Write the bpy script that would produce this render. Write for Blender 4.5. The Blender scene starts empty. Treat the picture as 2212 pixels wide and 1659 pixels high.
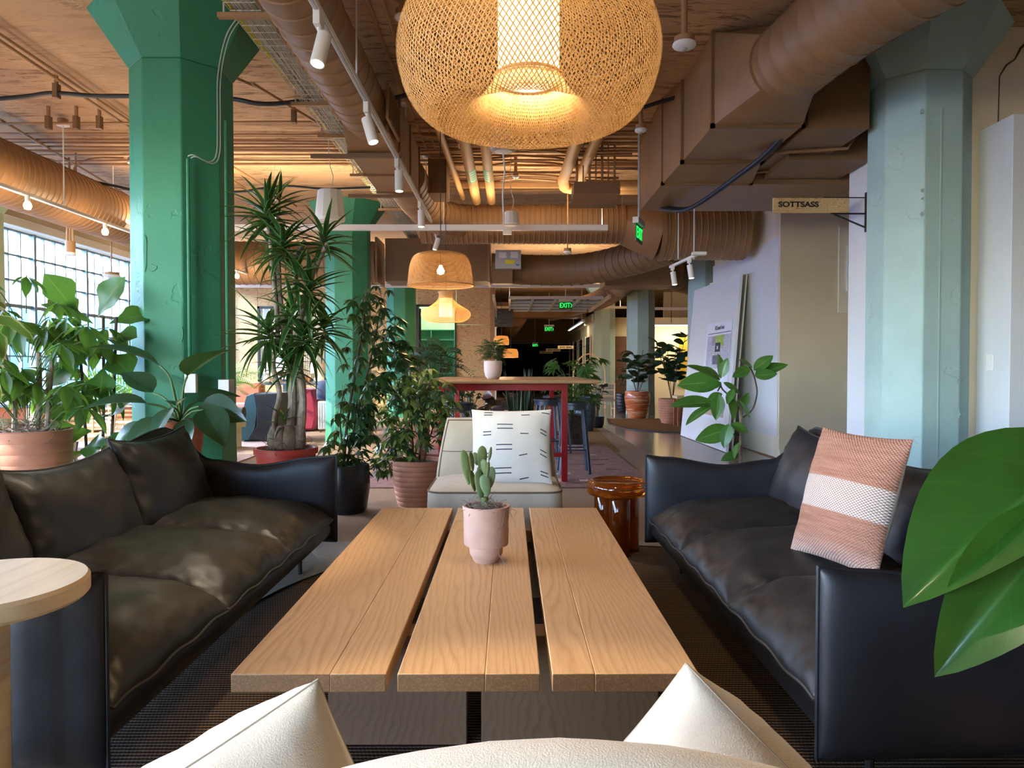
import bpy, bmesh, math, random
from mathutils import Vector, Matrix, noise
import numpy as np
R = random.Random(7)
PI = math.pi
col = bpy.context.scene.collection
scene = bpy.context.scene

# ---------------------------------------------------------------- camera, world, light
CAMZ = 1.15
FPX = 1560.0
PITCH = math.atan(34.5 / FPX); YAW = math.atan(5.5 / FPX)
cd = bpy.data.cameras.new('camera'); cam = bpy.data.objects.new('camera', cd); col.objects.link(cam)
cd.sensor_width = 36; cd.lens = FPX * 36 / 2212; cd.clip_start = 0.05; cd.clip_end = 300
cam.location = (0, 0, CAMZ)
cam.rotation_euler = (PI / 2 - PITCH, 0, -YAW)
scene.camera = cam
CM = cam.rotation_euler.to_matrix()
def W(px, py, Y):
    d = CM @ Vector(((px - 1106) / FPX, -(py - 829.5) / FPX, -1))
    t = Y / d.y
    return Vector((0, 0, CAMZ)) + d * t
def FX(px, Y): return W(px, 795, Y).x
def FZ(py, Y): return W(1100, py, Y).z

w = bpy.data.worlds.new('world'); scene.world = w; w.use_nodes = True
nt = w.node_tree; nt.nodes.clear()
out = nt.nodes.new('ShaderNodeOutputWorld'); bg = nt.nodes.new('ShaderNodeBackground')
sky = nt.nodes.new('ShaderNodeTexSky'); sky.sky_type = 'NISHITA'; sky.sun_disc = False
sky.sun_elevation = math.radians(33); sky.sun_rotation = math.radians(-75)
sky.air_density = 1.0; sky.dust_density = 0.6
bg.inputs['Strength'].default_value = 7.5
mxw = nt.nodes.new('ShaderNodeMix'); mxw.data_type = 'RGBA'; mxw.blend_type = 'MULTIPLY'; mxw.inputs[0].default_value = 1; mxw.inputs[7].default_value = (.93, .97, 1.13, 1)
nt.links.new(sky.outputs[0], mxw.inputs[6]); nt.links.new(mxw.outputs[2], bg.inputs[0]); nt.links.new(bg.outputs[0], out.inputs[0])

sd = bpy.data.lights.new('sun', 'SUN'); so = bpy.data.objects.new('sun', sd); col.objects.link(so)
sd.energy = 14.0; sd.angle = math.radians(0.6); sd.color = (1.0, 0.86, 0.68)
so.rotation_euler = Vector((0.80, 0.30, -0.42)).to_track_quat('-Z', 'Y').to_euler()
so.location = (-12, -3, 8)

vs = scene.view_settings
scene.display_settings.display_device = 'sRGB'
vs.view_transform = 'Standard'; vs.look = 'None'; vs.gamma = 1; vs.use_curve_mapping = False
vs.exposure = 0.12
scene.cycles.use_denoising = True
scene.cycles.max_bounces = 8; scene.cycles.diffuse_bounces = 5; scene.cycles.transparent_max_bounces = 16
scene.cycles.sample_clamp_indirect = 6

def area(name, loc, size, energy, color, direction, size_y=None, portal=False):
    l = bpy.data.lights.new(name, 'AREA'); o = bpy.data.objects.new(name, l); col.objects.link(o)
    l.shape = 'RECTANGLE'; l.size = size; l.size_y = size_y or size; l.energy = energy; l.color = color
    o.location = loc; o.rotation_euler = Vector(direction).to_track_quat('-Z', 'Y').to_euler()
    if portal: l.cycles.is_portal = True
    return o
def point(name, loc, energy, color=(1, .72, .42), r=.04, parent=None):
    l = bpy.data.lights.new(name, 'POINT'); o = bpy.data.objects.new(name, l); col.objects.link(o)
    l.energy = energy; l.color = color; l.shadow_soft_size = r; o.location = loc
    return o
def spot(name, loc, direction, energy, ang=70, color=(1, .82, .6)):
    l = bpy.data.lights.new(name, 'SPOT'); o = bpy.data.objects.new(name, l); col.objects.link(o)
    l.energy = energy; l.color = color; l.spot_size = math.radians(ang); l.spot_blend = .5; l.shadow_soft_size = .03
    o.location = loc; o.rotation_euler = Vector(direction).to_track_quat('-Z', 'Y').to_euler()
    return o

# ---------------------------------------------------------------- helpers
class MB:
    def __init__(s): s.v = []; s.f = []; s.uv = {}
    def add(s, vs, fs):
        n = len(s.v); s.v += [tuple(p) for p in vs]; s.f += [tuple(i + n for i in f) for f in fs]; return s
    def box(s, x0, x1, y0, y1, z0, z1):
        return s.add([(x0,y0,z0),(x1,y0,z0),(x1,y1,z0),(x0,y1,z0),(x0,y0,z1),(x1,y0,z1),(x1,y1,z1),(x0,y1,z1)],
            [(0,3,2,1),(4,5,6,7),(0,1,5,4),(1,2,6,5),(2,3,7,6),(3,0,4,7)])
    def cbox(s, c, sx, sy, sz, rot=None):
        P = []
        for z in (-1, 1):
            for x, y in ((-1,-1),(1,-1),(1,1),(-1,1)):
                p = Vector((x*sx/2, y*sy/2, z*sz/2))
                if rot: p = rot @ p
                P.append(p + Vector(c))
        return s.add(P, [(0,3,2,1),(4,5,6,7),(0,1,5,4),(1,2,6,5),(2,3,7,6),(3,0,4,7)])
    def beam(s, a, b, w, h):
        a = Vector(a); b = Vector(b); d = (b - a); L = d.length
        q = d.to_track_quat('X', 'Z').to_matrix()
        return s.cbox((a + b) / 2, L, w, h, q)
    def prism(s, pts, z0, z1):
        n = len(pts)
        return s.add([(x,y,z0) for x,y in pts] + [(x,y,z1) for x,y in pts],
            [tuple(reversed(range(n))), tuple(range(n, 2*n))] + [(i,(i+1)%n,n+(i+1)%n,n+i) for i in range(n)])
    def loft(s, rings, caps=True, closed=True):
        n = len(rings[0]); vs = [p for r in rings for p in r]; fs = []
        m = n if closed else n - 1
        for k in range(len(rings) - 1):
            for i in range(m):
                j = (i + 1) % n
                fs.append((k*n+i, k*n+j, (k+1)*n+j, (k+1)*n+i))
        if caps and closed:
            fs.append(tuple(reversed(range(n)))); fs.append(tuple((len(rings)-1)*n + i for i in range(n)))
        return s.add(vs, fs)
    def tube(s, path, r, n=8, caps=True):
        path = [Vector(p) for p in path]; m = len(path)
        rr = r if isinstance(r, (list, tuple)) else [r] * m
        T = []
        for i in range(m):
            a = path[max(0, i-1)]; b = path[min(m-1, i+1)]; d = b - a
            T.append(d.normalized() if d.length > 1e-9 else Vector((0,0,1)))
        up = Vector((0,0,1)) if abs(T[0].z) < .9 else Vector((1,0,0))
        N = (up - T[0] * up.dot(T[0])).normalized(); rings = []
        for i in range(m):
            N = (N - T[i] * N.dot(T[i]));  N = N.normalized() if N.length > 1e-6 else T[i].orthogonal().normalized()
            B = T[i].cross(N)
            rings.append([path[i] + (N * math.cos(2*PI*k/n) + B * math.sin(2*PI*k/n)) * rr[i] for k in range(n)])
        return s.loft(rings, caps)
    def cyl(s, a, b, r, n=16): return s.tube([a, b], r, n)
    def lathe(s, prof, c=(0,0,0), n=32, caps=False):
        rings = [[(c[0]+r*math.cos(2*PI*k/n), c[1]+r*math.sin(2*PI*k/n), c[2]+z) for k in range(n)] for r, z in prof]
        return s.loft(rings, caps)
    def mesh(s, name, recalc=True, smooth=35):
        me = bpy.data.meshes.new(name); me.from_pydata(s.v, [], s.f)
        if recalc:
            bm = bmesh.new(); bm.from_mesh(me); bmesh.ops.recalc_face_normals(bm, faces=bm.faces); bm.to_mesh(me); bm.free()
        if smooth:
            me.shade_smooth()
            if smooth < 180: me.set_sharp_from_angle(angle=math.radians(smooth))
        me.update(); return me
    def obj(s, name, m, parent=None, bevel=0, smooth=35, recalc=True, seg=2):
        me = s.mesh(name, recalc, smooth); me.materials.append(m)
        return put(name, me, parent, bevel, seg)
def put(name, me, parent=None, bevel=0, seg=2):
    o = bpy.data.objects.new(name, me); col.objects.link(o)
    if parent: o.parent = parent
    if bevel:
        b = o.modifiers.new('bevel', 'BEVEL'); b.width = bevel; b.segments = seg; b.limit_method = 'ANGLE'; b.angle_limit = math.radians(40)
        b.harden_normals = False
    return o
def tag(o, label=None, cat=None, group=None, kind=None):
    if label: o['label'] = label
    if cat: o['category'] = cat
    if group: o['group'] = group
    if kind: o['kind'] = kind
    return o
def thing(name, label, cat, loc=(0,0,0), group=None, rz=0):
    o = bpy.data.objects.new(name, None); col.objects.link(o); o.location = loc; o.rotation_euler = (0,0,rz)
    o.empty_display_size = .1
    return tag(o, label, cat, group)
def struct(o, label=None): return tag(o, label, None, None, 'structure')
def kids(o): return [c for c in bpy.data.objects if c.parent == o]
def copy_tree(o, parent=None):
    ch = kids(o); c = o.copy(); col.objects.link(c); c.parent = parent
    for k in ch: copy_tree(k, c)
    return c
def smoothpath(pts, k=6):
    pts = [Vector(p) for p in pts]; P = [pts[0]] + pts + [pts[-1]]; outp = []
    for i in range(1, len(P) - 2):
        for j in range(k):
            t = j / k; a, b, c, d = P[i-1], P[i], P[i+1], P[i+2]
            outp.append(.5 * ((2*b) + (c-a)*t + (2*a-5*b+4*c-d)*t*t + (-a+3*b-3*c+d)*t**3))
    outp.append(pts[-1]); return outp
def resample(path, step):
    path = [Vector(p) for p in path]; o = [path[0]]; acc = 0
    for a, b in zip(path, path[1:]):
        L = (b-a).length; t = step - acc
        while t <= L: o.append(a + (b-a)*(t/L)); t += step
        acc = (acc + L) % step if L else acc
    if (o[-1]-path[-1]).length > step*.2: o.append(path[-1])
    return o
def lerp(a, b, t): return a + (b - a) * t
def interp(pts, x):
    if x <= pts[0][0]: return pts[0][1]
    for (a, ya), (b, yb) in zip(pts, pts[1:]):
        if x <= b: 
            t = (x-a)/(b-a); t = t*t*(3-2*t); return ya + (yb-ya)*t
    return pts[-1][1]

# ---------------------------------------------------------------- materials
class NT:
    def __init__(s, name):
        s.m = bpy.data.materials.new(name); s.m.use_nodes = True; s.t = s.m.node_tree; s.t.nodes.clear()
        s.o = s.t.nodes.new('ShaderNodeOutputMaterial'); s.p = s.t.nodes.new('ShaderNodeBsdfPrincipled')
        s.t.links.new(s.p.outputs[0], s.o.inputs[0])
    def n(s, typ, **kw):
        nd = s.t.nodes.new('ShaderNode' + typ)
        for k, v in kw.items():
            if k.startswith('_'): setattr(nd, k[1:], v)
            else:
                key = k.replace('__', ' ')
                s.put(nd, key, v)
        return nd
    def put(s, nd, key, v):
        inp = nd.inputs[int(key[1:])] if key[0] == 'i' and key[1:].isdigit() else nd.inputs[key]
        if isinstance(v, bpy.types.NodeSocket): s.t.links.new(v, inp)
        elif isinstance(v, bpy.types.Node): s.t.links.new(v.outputs[0], inp)
        else:
            if inp.type == 'RGBA' and len(v) == 3: v = (*v, 1)
            inp.default_value = v
    def math(s, op, a, b=0.0, c=None):
        nd = s.t.nodes.new('ShaderNodeMath'); nd.operation = op
        s.put(nd, 'i0', a); s.put(nd, 'i1', b)
        if c is not None: s.put(nd, 'i2', c)
        return nd.outputs[0]
    def mix(s, f, a, b, mode='MIX'):
        nd = s.t.nodes.new('ShaderNodeMix'); nd.data_type = 'RGBA'; nd.blend_type = mode
        s.put(nd, 'i0', f); s.put(nd, 'i6', a); s.put(nd, 'i7', b); return nd.outputs[2]
    def coord(s, kind='Object', scale=(1,1,1), loc=(0,0,0), rot=(0,0,0), rnd=0):
        tc = s.n('TexCoord'); src = tc.outputs[kind]
        if rnd:
            oi = s.n('ObjectInfo'); v = s.n('VectorMath', _operation='SCALE'); v.inputs[0].default_value = (rnd, rnd*1.7, rnd*.6)
            s.t.links.new(oi.outputs['Random'], v.inputs['Scale']); ad = s.n('VectorMath', _operation='ADD')
            s.t.links.new(src, ad.inputs[0]); s.t.links.new(v.outputs[0], ad.inputs[1]); src = ad.outputs[0]
        mp = s.n('Mapping', Vector=src, Scale=scale, Location=loc, Rotation=rot); return mp.outputs[0]
    def noise(s, vec, scale, detail=3, rough=.55, dist=0):
        return s.n('TexNoise', Vector=vec, Scale=scale, Detail=detail, Roughness=rough, Distortion=dist).outputs[0]
    def ramp(s, f, stops):
        r = s.n('ValToRGB', Fac=f); e = r.color_ramp.elements
        while len(e) < len(stops): e.new(.5)
        for i, (p, c) in enumerate(stops):
            e[i].position = p; e[i].color = (*c, 1) if len(c) == 3 else c
        return r.outputs[0]
    def bump(s, h, st=.3, dist=.01):
        b = s.n('Bump', Height=h, Strength=st, Distance=dist); s.t.links.new(b.outputs[0], s.p.inputs['Normal']); return s
    def set(s, **kw):
        for k, v in kw.items(): s.put(s.p, {'col':'Base Color','rough':'Roughness','metal':'Metallic','spec':'Specular IOR Level',
            'trans':'Transmission Weight','ior':'IOR','emit':'Emission Color','es':'Emission Strength','alpha':'Alpha','coat':'Coat Weight','sheen':'Sheen Weight','sss':'Subsurface Weight'}[k], v)
        return s
def simple(name, c, rough=.6, metal=0, var=.12, vs=4.0, bump=0, bs=60, coat=0, spec=.5):
    t = NT(name); v = t.coord('Object', rnd=3)
    if var:
        f = t.noise(v, vs, 3); c2 = tuple(x*(1-var*1.3) for x in c); c1 = tuple(min(1, x*(1+var)) for x in c)
        t.set(col=t.ramp(f, [(.3, c2), (.7, c1)]))
    else: t.set(col=c)
    t.set(rough=rough, metal=metal, spec=spec, coat=coat)
    if bump: t.bump(t.noise(v, bs, 3), bump, .005)
    return t.m
def emis(name, c, s):
    t = NT(name); t.set(col=(0,0,0), emit=c, es=s, rough=.6); return t.m

def wood(name, dark, mid, light, ring=26, stretch=.05, rough=.45, tilt=.02, off=(0,0,-.12), rot=(0,0,0), endgrain=True, pores=True):
    # growth rings around the object's own Y axis, cut by the surface
    t = NT(name); v = t.coord('Object', (1, stretch, 1), off, rot, rnd=1.7)
    nz = t.n('TexNoise', Vector=v, Scale=2.2, Detail=4, Roughness=.5)
    sc = t.n('VectorMath', _operation='SCALE'); sc.inputs['Scale'].default_value = .36
    t.t.links.new(nz.outputs['Color'], sc.inputs[0])
    ad = t.n('VectorMath', _operation='ADD'); t.t.links.new(v, ad.inputs[0]); t.t.links.new(sc.outputs[0], ad.inputs[1])
    sx = t.n('SeparateXYZ', Vector=ad.outputs[0])
    rad = t.math('SQRT', t.math('ADD', t.math('POWER', sx.outputs[0], 2.0), t.math('MULTIPLY', t.math('POWER', sx.outputs[2], 2.0), .6)))
    rad = t.math('ADD', rad, t.math('MULTIPLY', sx.outputs[1], tilt*8))
    saw = t.math('FRACT', t.math('MULTIPLY', rad, ring))
    c = t.ramp(saw, [(0, mid), (.50, light), (.82, dark), (1, mid)])
    big = t.noise(v, 9, 3); c = t.mix(t.ramp(big, [(.3,(.25,)*3),(.7,(.9,)*3)]), c, mid)
    oi = t.n('ObjectInfo'); c = t.mix(t.math('MULTIPLY', oi.outputs['Random'], .35), c, tuple(x*.82 for x in mid))
    gn = t.n('SeparateXYZ', Vector=t.n('TexCoord').outputs['Normal']); en = t.ramp(t.math('ABSOLUTE', gn.outputs[1]), [(.6,(0,0,0)),(.8,(1,1,1))])
    if endgrain: c = t.mix(en, c, tuple(x*.42 for x in dark))
    if pores:
        v2 = t.coord('Object', (260, 8, 260)); po = t.noise(v2, 1.0, 2)
        c = t.mix(t.math('MULTIPLY', t.ramp(po, [(.5,(0,0,0)),(.62,(1,1,1))]), .28), c, dark)
        t.bump(po, .12, .002)
    t.set(col=c, rough=rough, spec=.4); return t.m

def plywood(name='plywood', a=(.58,.34,.15), b=(.42,.22,.085), sc=(1,1,1)):
    t = NT(name); v = t.coord('Object', (sc[0]*.9, .9, sc[2]*4), rnd=5)
    n1 = t.noise(v, 1.4, 2, .5, .6)
    saw = t.math('FRACT', t.math('MULTIPLY', n1, 16))
    c = t.ramp(saw, [(0, a), (.6, tuple(x*1.08 for x in a)), (.85, b), (1, a)])
    t.set(col=c, rough=.55).bump(saw, .05, .002); return t.m

def concrete_paint(name, c, bs=.5):
    t = NT(name); v = t.coord('Object')
    f = t.noise(v, 2.2, 3); fine = t.noise(v, 70, 3); big = t.noise(v, 3.0, 4, .6)
    chip = t.ramp(big, [(.60, (0,0,0)), (.63, (1,1,1))])
    t.set(col=t.ramp(f, [(.3, tuple(x*.9 for x in c)), (.7, tuple(x*1.06 for x in c))]), rough=.55, spec=.35)
    h = t.math('ADD', t.math('MULTIPLY', fine, .12), t.math('MULTIPLY', chip, -.35)); t.bump(h, bs, .012); return t.m

def leather(name, c=(.012,.012,.015)):
    t = NT(name); v = t.coord('Object'); f = t.noise(v, 260, 2); g = t.noise(v, 5, 3)
    t.set(col=t.ramp(g, [(.3, tuple(x*.8 for x in c)), (.7, tuple(x*1.25 for x in c))]), rough=t.ramp(g, [(.3,(.42,)*3), (.7,(.52,)*3)]), spec=.5)
    h = t.math('ADD', t.math('MULTIPLY', f, .10), t.math('MULTIPLY', t.noise(v, 9, 4, .6), .9)); t.bump(h, .35, .008); return t.m

def fabric(name, c, wv=420, rough=.9, var=.1):
    t = NT(name); v = t.coord('Object'); a = t.noise(v, wv, 2); g = t.noise(v, 7, 4)
    c1 = t.ramp(g, [(.3, tuple(x*(1-var) for x in c)), (.7, tuple(min(1,x*(1+var)) for x in c))])
    t.set(col=t.mix(t.math('MULTIPLY', a, .35), c1, tuple(x*.6 for x in c)), rough=rough, spec=.2, sheen=.2).bump(t.math('ADD', a, t.math('MULTIPLY', t.noise(v, 14, 4), 1.2)), .3, .004); return t.m

def leafmat(name, c, c2, rough=.38, vein=(.25,.4,.12), trans=.25, edge=None, veins=True, stripes=9):
    t = NT(name); tc = t.n('TexCoord'); sx = t.n('SeparateXYZ', Vector=tc.outputs['UV'])
    au = t.math('ABSOLUTE', t.math('SUBTRACT', sx.outputs[0], .5))
    f = t.noise(t.coord('Object', rnd=4), 9, 3)
    c0 = t.ramp(f, [(.3, c), (.7, c2)])
    mid = t.ramp(au, [(.0, (1,1,1)), (.028, (0,0,0))])
    if veins:
        s = t.math('FRACT', t.math('MULTIPLY', t.math('SUBTRACT', sx.outputs[1], t.math('MULTIPLY', au, .55)), stripes))
        sv = t.ramp(s, [(0, (1,1,1)), (.07, (0,0,0)), (1, (0,0,0))])
        c0 = t.mix(t.math('MULTIPLY', sv, .35), c0, vein)
        t.bump(s, .25, .004)
    c0 = t.mix(t.math('MULTIPLY', mid, .7), c0, vein)
    if edge: c0 = t.mix(t.ramp(t.math('ADD', au, t.math('MULTIPLY', f, .12)), [(.44,(0,0,0)),(.5,(1,1,1))]), c0, edge)
    t.set(col=c0, rough=rough, spec=.5)
    tr = t.n('BsdfTranslucent', Color=t.mix(.5, c0, (.35,.65,.05))); mx = t.n('MixShader'); mx.inputs[0].default_value = trans
    t.t.links.new(t.p.outputs[0], mx.inputs[1]); t.t.links.new(tr.outputs[0], mx.inputs[2]); t.t.links.new(mx.outputs[0], t.o.inputs[0]); return t.m

def glassmat(name, c=(1,1,1), gl=.06):
    t = NT(name); tr = t.n('BsdfTransparent', Color=c); gs = t.n('BsdfGlossy', Color=(1,1,1)); gs.inputs['Roughness'].default_value = .02
    lw = t.n('LayerWeight', Blend=.5); fr = t.math('MULTIPLY_ADD', t.math('POWER', lw.outputs['Facing'], 4.0), .35, .03); mx = t.n('MixShader'); t.t.links.new(fr, mx.inputs[0])
    t.t.links.new(tr.outputs[0], mx.inputs[1]); t.t.links.new(gs.outputs[0], mx.inputs[2]); t.t.links.new(mx.outputs[0], t.o.inputs[0]); return t.m

M = {}
M['green'] = concrete_paint('green_paint', (.040,.225,.118), .7)
M['aqua'] = concrete_paint('aqua_paint', (.36,.50,.47), .6)
M['palegreen'] = concrete_paint('pale_green_paint', (.55,.66,.42), .4)
M['duct'] = simple('tan_duct', (.27,.145,.062), .5, var=.08, vs=2, bump=.05)
M['duct_dark'] = simple('brown_duct', (.19,.098,.04), .55, var=.08, vs=2)
M['conduit'] = simple('tan_conduit', (.34,.18,.075), .5, var=.05)
M['pipe'] = simple('tan_pipe', (.50,.28,.10), .5, var=.08)
M['white_metal'] = simple('white_metal', (.78,.77,.74), .4, var=.02)
M['grey_metal'] = simple('grey_metal', (.45,.45,.46), .4, .3, var=.03)
M['steel'] = simple('galvanised_wire', (.62,.62,.58), .35, .7, var=.1, vs=20)
M['black_metal'] = simple('black_metal', (.012,.012,.014), .4, var=.05)
M['bluegrey_metal'] = simple('blue_grey_metal', (.05,.065,.085), .38, .3, var=.05)
M['black_cable'] = simple('black_cable', (.01,.012,.018), .5, var=0)
M['white_wall'] = simple('white_wall', (.66,.68,.70), .65, var=.03, vs=1.2, bump=.05, bs=90)
M['cream_wall'] = simple('cream_wall', (.70,.60,.42), .7, var=.05, vs=1.5, bump=.06, bs=60)
M['offwhite'] = simple('off_white_wall', (.74,.70,.58), .7, var=.04, vs=1.5)
M['red'] = simple('red_powder_coat', (.32,.008,.012), .4, var=.04)
M['leather'] = leather('black_leather', (.010,.0105,.0135))
M['leather2'] = leather('black_leather_seat', (.013,.0125,.0122))
M['stitch'] = simple('grey_piping', (.04,.038,.035), .6, var=0)
M['linen'] = fabric('grey_beige_linen', (.42,.37,.28))
M['cream_cloth'] = fabric('cream_cloth', (.66,.57,.43), var=.06)
M['white_cloth'] = fabric('white_cloth', (.66,.62,.54), var=.05)
M['dash'] = simple('navy_thread', (.012,.014,.035), .8, var=0)
M['seam_thread'] = simple('tan_seam', (.38,.31,.22), .8, var=0)
M['piping'] = simple('brown_piping', (.12,.08,.05), .7, var=.1)
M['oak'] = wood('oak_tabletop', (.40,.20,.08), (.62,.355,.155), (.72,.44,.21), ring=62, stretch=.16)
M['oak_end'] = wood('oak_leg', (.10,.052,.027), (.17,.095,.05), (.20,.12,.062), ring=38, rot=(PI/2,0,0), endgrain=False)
M['ash'] = wood('ash_tabletop', (.60,.42,.22), (.74,.56,.33), (.80,.62,.40), ring=26, rough=.4, endgrain=False)
M['bar_oak'] = wood('bar_oak', (.36,.22,.10), (.50,.31,.15), (.54,.35,.18), ring=22, rot=(0,0,PI/2), endgrain=False)
M['ply'] = plywood('plywood', (.60,.37,.15), (.36,.18,.06))
M['sign_ply'] = plywood('sign_plywood', (.58,.40,.19), (.34,.20,.07), (3,1,3))
M['terracotta'] = simple('terracotta', (.46,.20,.115), .75, var=.16, vs=7, bump=.2, bs=90)
M['terracotta2'] = simple('orange_terracotta', (.44,.13,.05), .7, var=.15, vs=8, bump=.15)
M['pinkpot'] = simple('pink_clay', (.56,.34,.25), .8, var=.12, vs=9, bump=.25, bs=60)
M['whitepot'] = simple('off_white_clay', (.68,.55,.47), .75, var=.05, vs=9)
M['blackpot'] = simple('black_glaze', (.008,.008,.010), .35, var=0)
M['redpot'] = simple('red_plastic', (.45,.05,.03), .5, var=.05)
M['soil'] = simple('soil', (.045,.035,.028), .95, var=.4, vs=40, bump=.8, bs=60)
M['moss'] = simple('dry_moss', (.20,.15,.12), .9, var=.35, vs=30)
M['bark'] = simple('pale_bark', (.26,.20,.14), .8, var=.3, vs=22, bump=.5, bs=70)
M['darkbark'] = simple('dark_bark', (.08,.06,.04), .8, var=.3, vs=22, bump=.4, bs=70)
M['stem'] = simple('green_stem', (.07,.14,.03), .6, var=.2)
M['leaf_drac'] = leafmat('dracaena_leaf', (.012,.05,.018), (.025,.08,.025), .35, (.05,.12,.03), .15, edge=(.16,.30,.05), veins=False)
M['leaf_scheff'] = leafmat('umbrella_leaf', (.012,.04,.018), (.02,.06,.022), .32, (.05,.10,.04), .12, veins=False)
M['leaf_scheff2'] = leafmat('variegated_umbrella_leaf', (.08,.17,.035), (.27,.34,.08), .4, (.30,.34,.10), .2, veins=False)
M['leaf_money'] = leafmat('palmate_leaf', (.014,.06,.012), (.03,.10,.018), .42, (.10,.22,.05), .35, stripes=14)
M['leaf_fig'] = leafmat('fig_leaf', (.022,.09,.022), (.035,.12,.03), .4, (.16,.28,.10), .3, stripes=7)
M['leaf_bird'] = leafmat('paddle_leaf', (.010,.04,.020), (.018,.055,.026), .28, (.05,.10,.05), .12, stripes=26)
M['leaf_rubber'] = leafmat('rubber_leaf', (.010,.032,.018), (.018,.05,.026), .28, (.05,.11,.05), .06, stripes=16)
M['leaf_purple'] = leafmat('burgundy_leaf', (.05,.022,.025), (.09,.04,.04), .3, (.18,.09,.09), .08, stripes=12)
M['leaf_ficus'] = leafmat('ficus_leaf', (.028,.10,.018), (.05,.16,.025), .33, (.26,.42,.12), .25, stripes=8)
M['leaf_big'] = leafmat('big_glossy_leaf', (.012,.048,.006), (.020,.075,.009), .25, (.04,.12,.02), .2, stripes=6)
M['leaf_var'] = leafmat('cream_edged_leaf', (.06,.10,.03), (.10,.13,.05), .45, (.35,.38,.18), .3, edge=(.60,.52,.30), stripes=9)
M['leaf_palm'] = leafmat('palm_leaf', (.06,.17,.03), (.10,.24,.05), .5, (.1,.2,.05), .45, veins=False)
M['leaf_snake'] = leafmat('snake_leaf', (.015,.04,.02), (.05,.09,.045), .4, (.03,.06,.03), .05, stripes=22)
M['lamp_white'] = simple('opal_shade', (.80,.78,.70), .5, var=0)
M['glass'] = glassmat('window_glass', (.98,.99,.99))
M['mullion'] = simple('teal_grey_steel', (.16,.22,.22), .5, .2, var=.05)
M['curtain'] = simple('navy_curtain', (.006,.008,.018), .9, var=.1)
M['bulb'] = emis('warm_bulb', (1,.62,.25), 30)
M['led'] = emis('led_lens', (1,.85,.62), 9)
M['exit'] = emis('exit_green', (.02,1,.12), 1.6)
M['linear'] = emis('linear_tube', (1,.97,.9), 3.5)
# ---------------------------------------------------------------- special surface materials
def ceiling_mat():
    t = NT('board_formed_ceiling'); v = t.coord('Object')
    f = t.noise(v, .8, 4)
    base = t.ramp(f, [(.3, (.44,.265,.135)), (.7, (.56,.35,.185))])
    sc = t.noise(t.coord('Object', (1.6, 9, 1), rot=(0,0,.5)), 1.6, 8, .8, 1.2)
    mark = t.ramp(sc, [(.52, (0,0,0)), (.58, (1,1,1))])
    patch = t.ramp(t.noise(v, .9, 2), [(.36,(0,0,0)), (.50,(1,1,1))])
    base = t.mix(t.math('MULTIPLY', t.math('MULTIPLY', mark, patch), .9), base, (.17,.085,.035))
    t.set(col=base, rough=.75, spec=.3)
    t.bump(t.math('ADD', t.math('MULTIPLY', mark, -.6), t.math('MULTIPLY', t.noise(v, 24, 4), .3)), .4, .01); return t.m
def carpet(name, a, b, sc=170):
    t = NT(name); v = t.coord('Object'); n1 = t.noise(v, sc, 2, .7); n2 = t.noise(v, 2, 3)
    c = t.ramp(n1, [(.38, a), (.62, b)]); c = t.mix(t.math('MULTIPLY', n2, .25), c, a)
    t.set(col=c, rough=.95, spec=.1).bump(n1, .5, .006); return t.m
def woven(name, bg_, dot, sx=.010, sy=.020, thr=.15, bgd=None):
    t = NT(name); v = t.coord('Object'); s = t.n('SeparateXYZ', Vector=v)
    row = t.math('FLOOR', t.math('DIVIDE', s.outputs[1], sy)); par = t.math('MODULO', t.math('ABSOLUTE', row), 2.0)
    xx = t.math('ADD', t.math('DIVIDE', s.outputs[0], sx), t.math('MULTIPLY', par, .5))
    a = t.math('SINE', t.math('MULTIPLY', xx, 2*PI)); b = t.math('SINE', t.math('MULTIPLY', t.math('DIVIDE', s.outputs[1], sy), 2*PI))
    h = t.math('ADD', t.math('MULTIPLY', a, .35), b)
    f = t.ramp(t.math('MULTIPLY_ADD', h, .4, .5), [(.5+thr, (0,0,0)), (.62+thr, (1,1,1))])
    t.set(col=t.mix(f, bg_, dot), rough=.85, spec=.2).bump(h, .5, .003); return t.m
M['ceiling'] = ceiling_mat()
M['carpet'] = carpet('sandy_carpet', (.19,.125,.075), (.38,.28,.19))
M['carpet_brown'] = carpet('mustard_carpet', (.16,.085,.032), (.24,.135,.055))
t = NT('polished_concrete'); v = t.coord('Object')
t.set(col=t.ramp(t.noise(v, 1.2, 5, .6), [(.3, (.25,.20,.145)), (.7, (.36,.30,.22))]), rough=.16, spec=.6); M['concrete'] = t.m
M['rug_dark'] = woven('dark_woven_rug', (.018,.013,.011), (.20,.125,.065), .012, .018, .10)
M['rug_light'] = woven('pale_woven_rug', (.12,.105,.09), (.42,.38,.32), .010, .012, -.05)
M['runner'] = simple('rose_brown_pile', (.24,.12,.09), .95, var=.25, vs=14, bump=.4, bs=90)
M['runner_dark'] = simple('maroon_pile', (.17,.075,.06), .95, var=.25, vs=14, bump=.4, bs=90)
M['runner_light'] = simple('blush_pile', (.52,.40,.34), .95, var=.15, vs=14, bump=.4, bs=90)

ZC = 3.66; XL = -7.6
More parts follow.
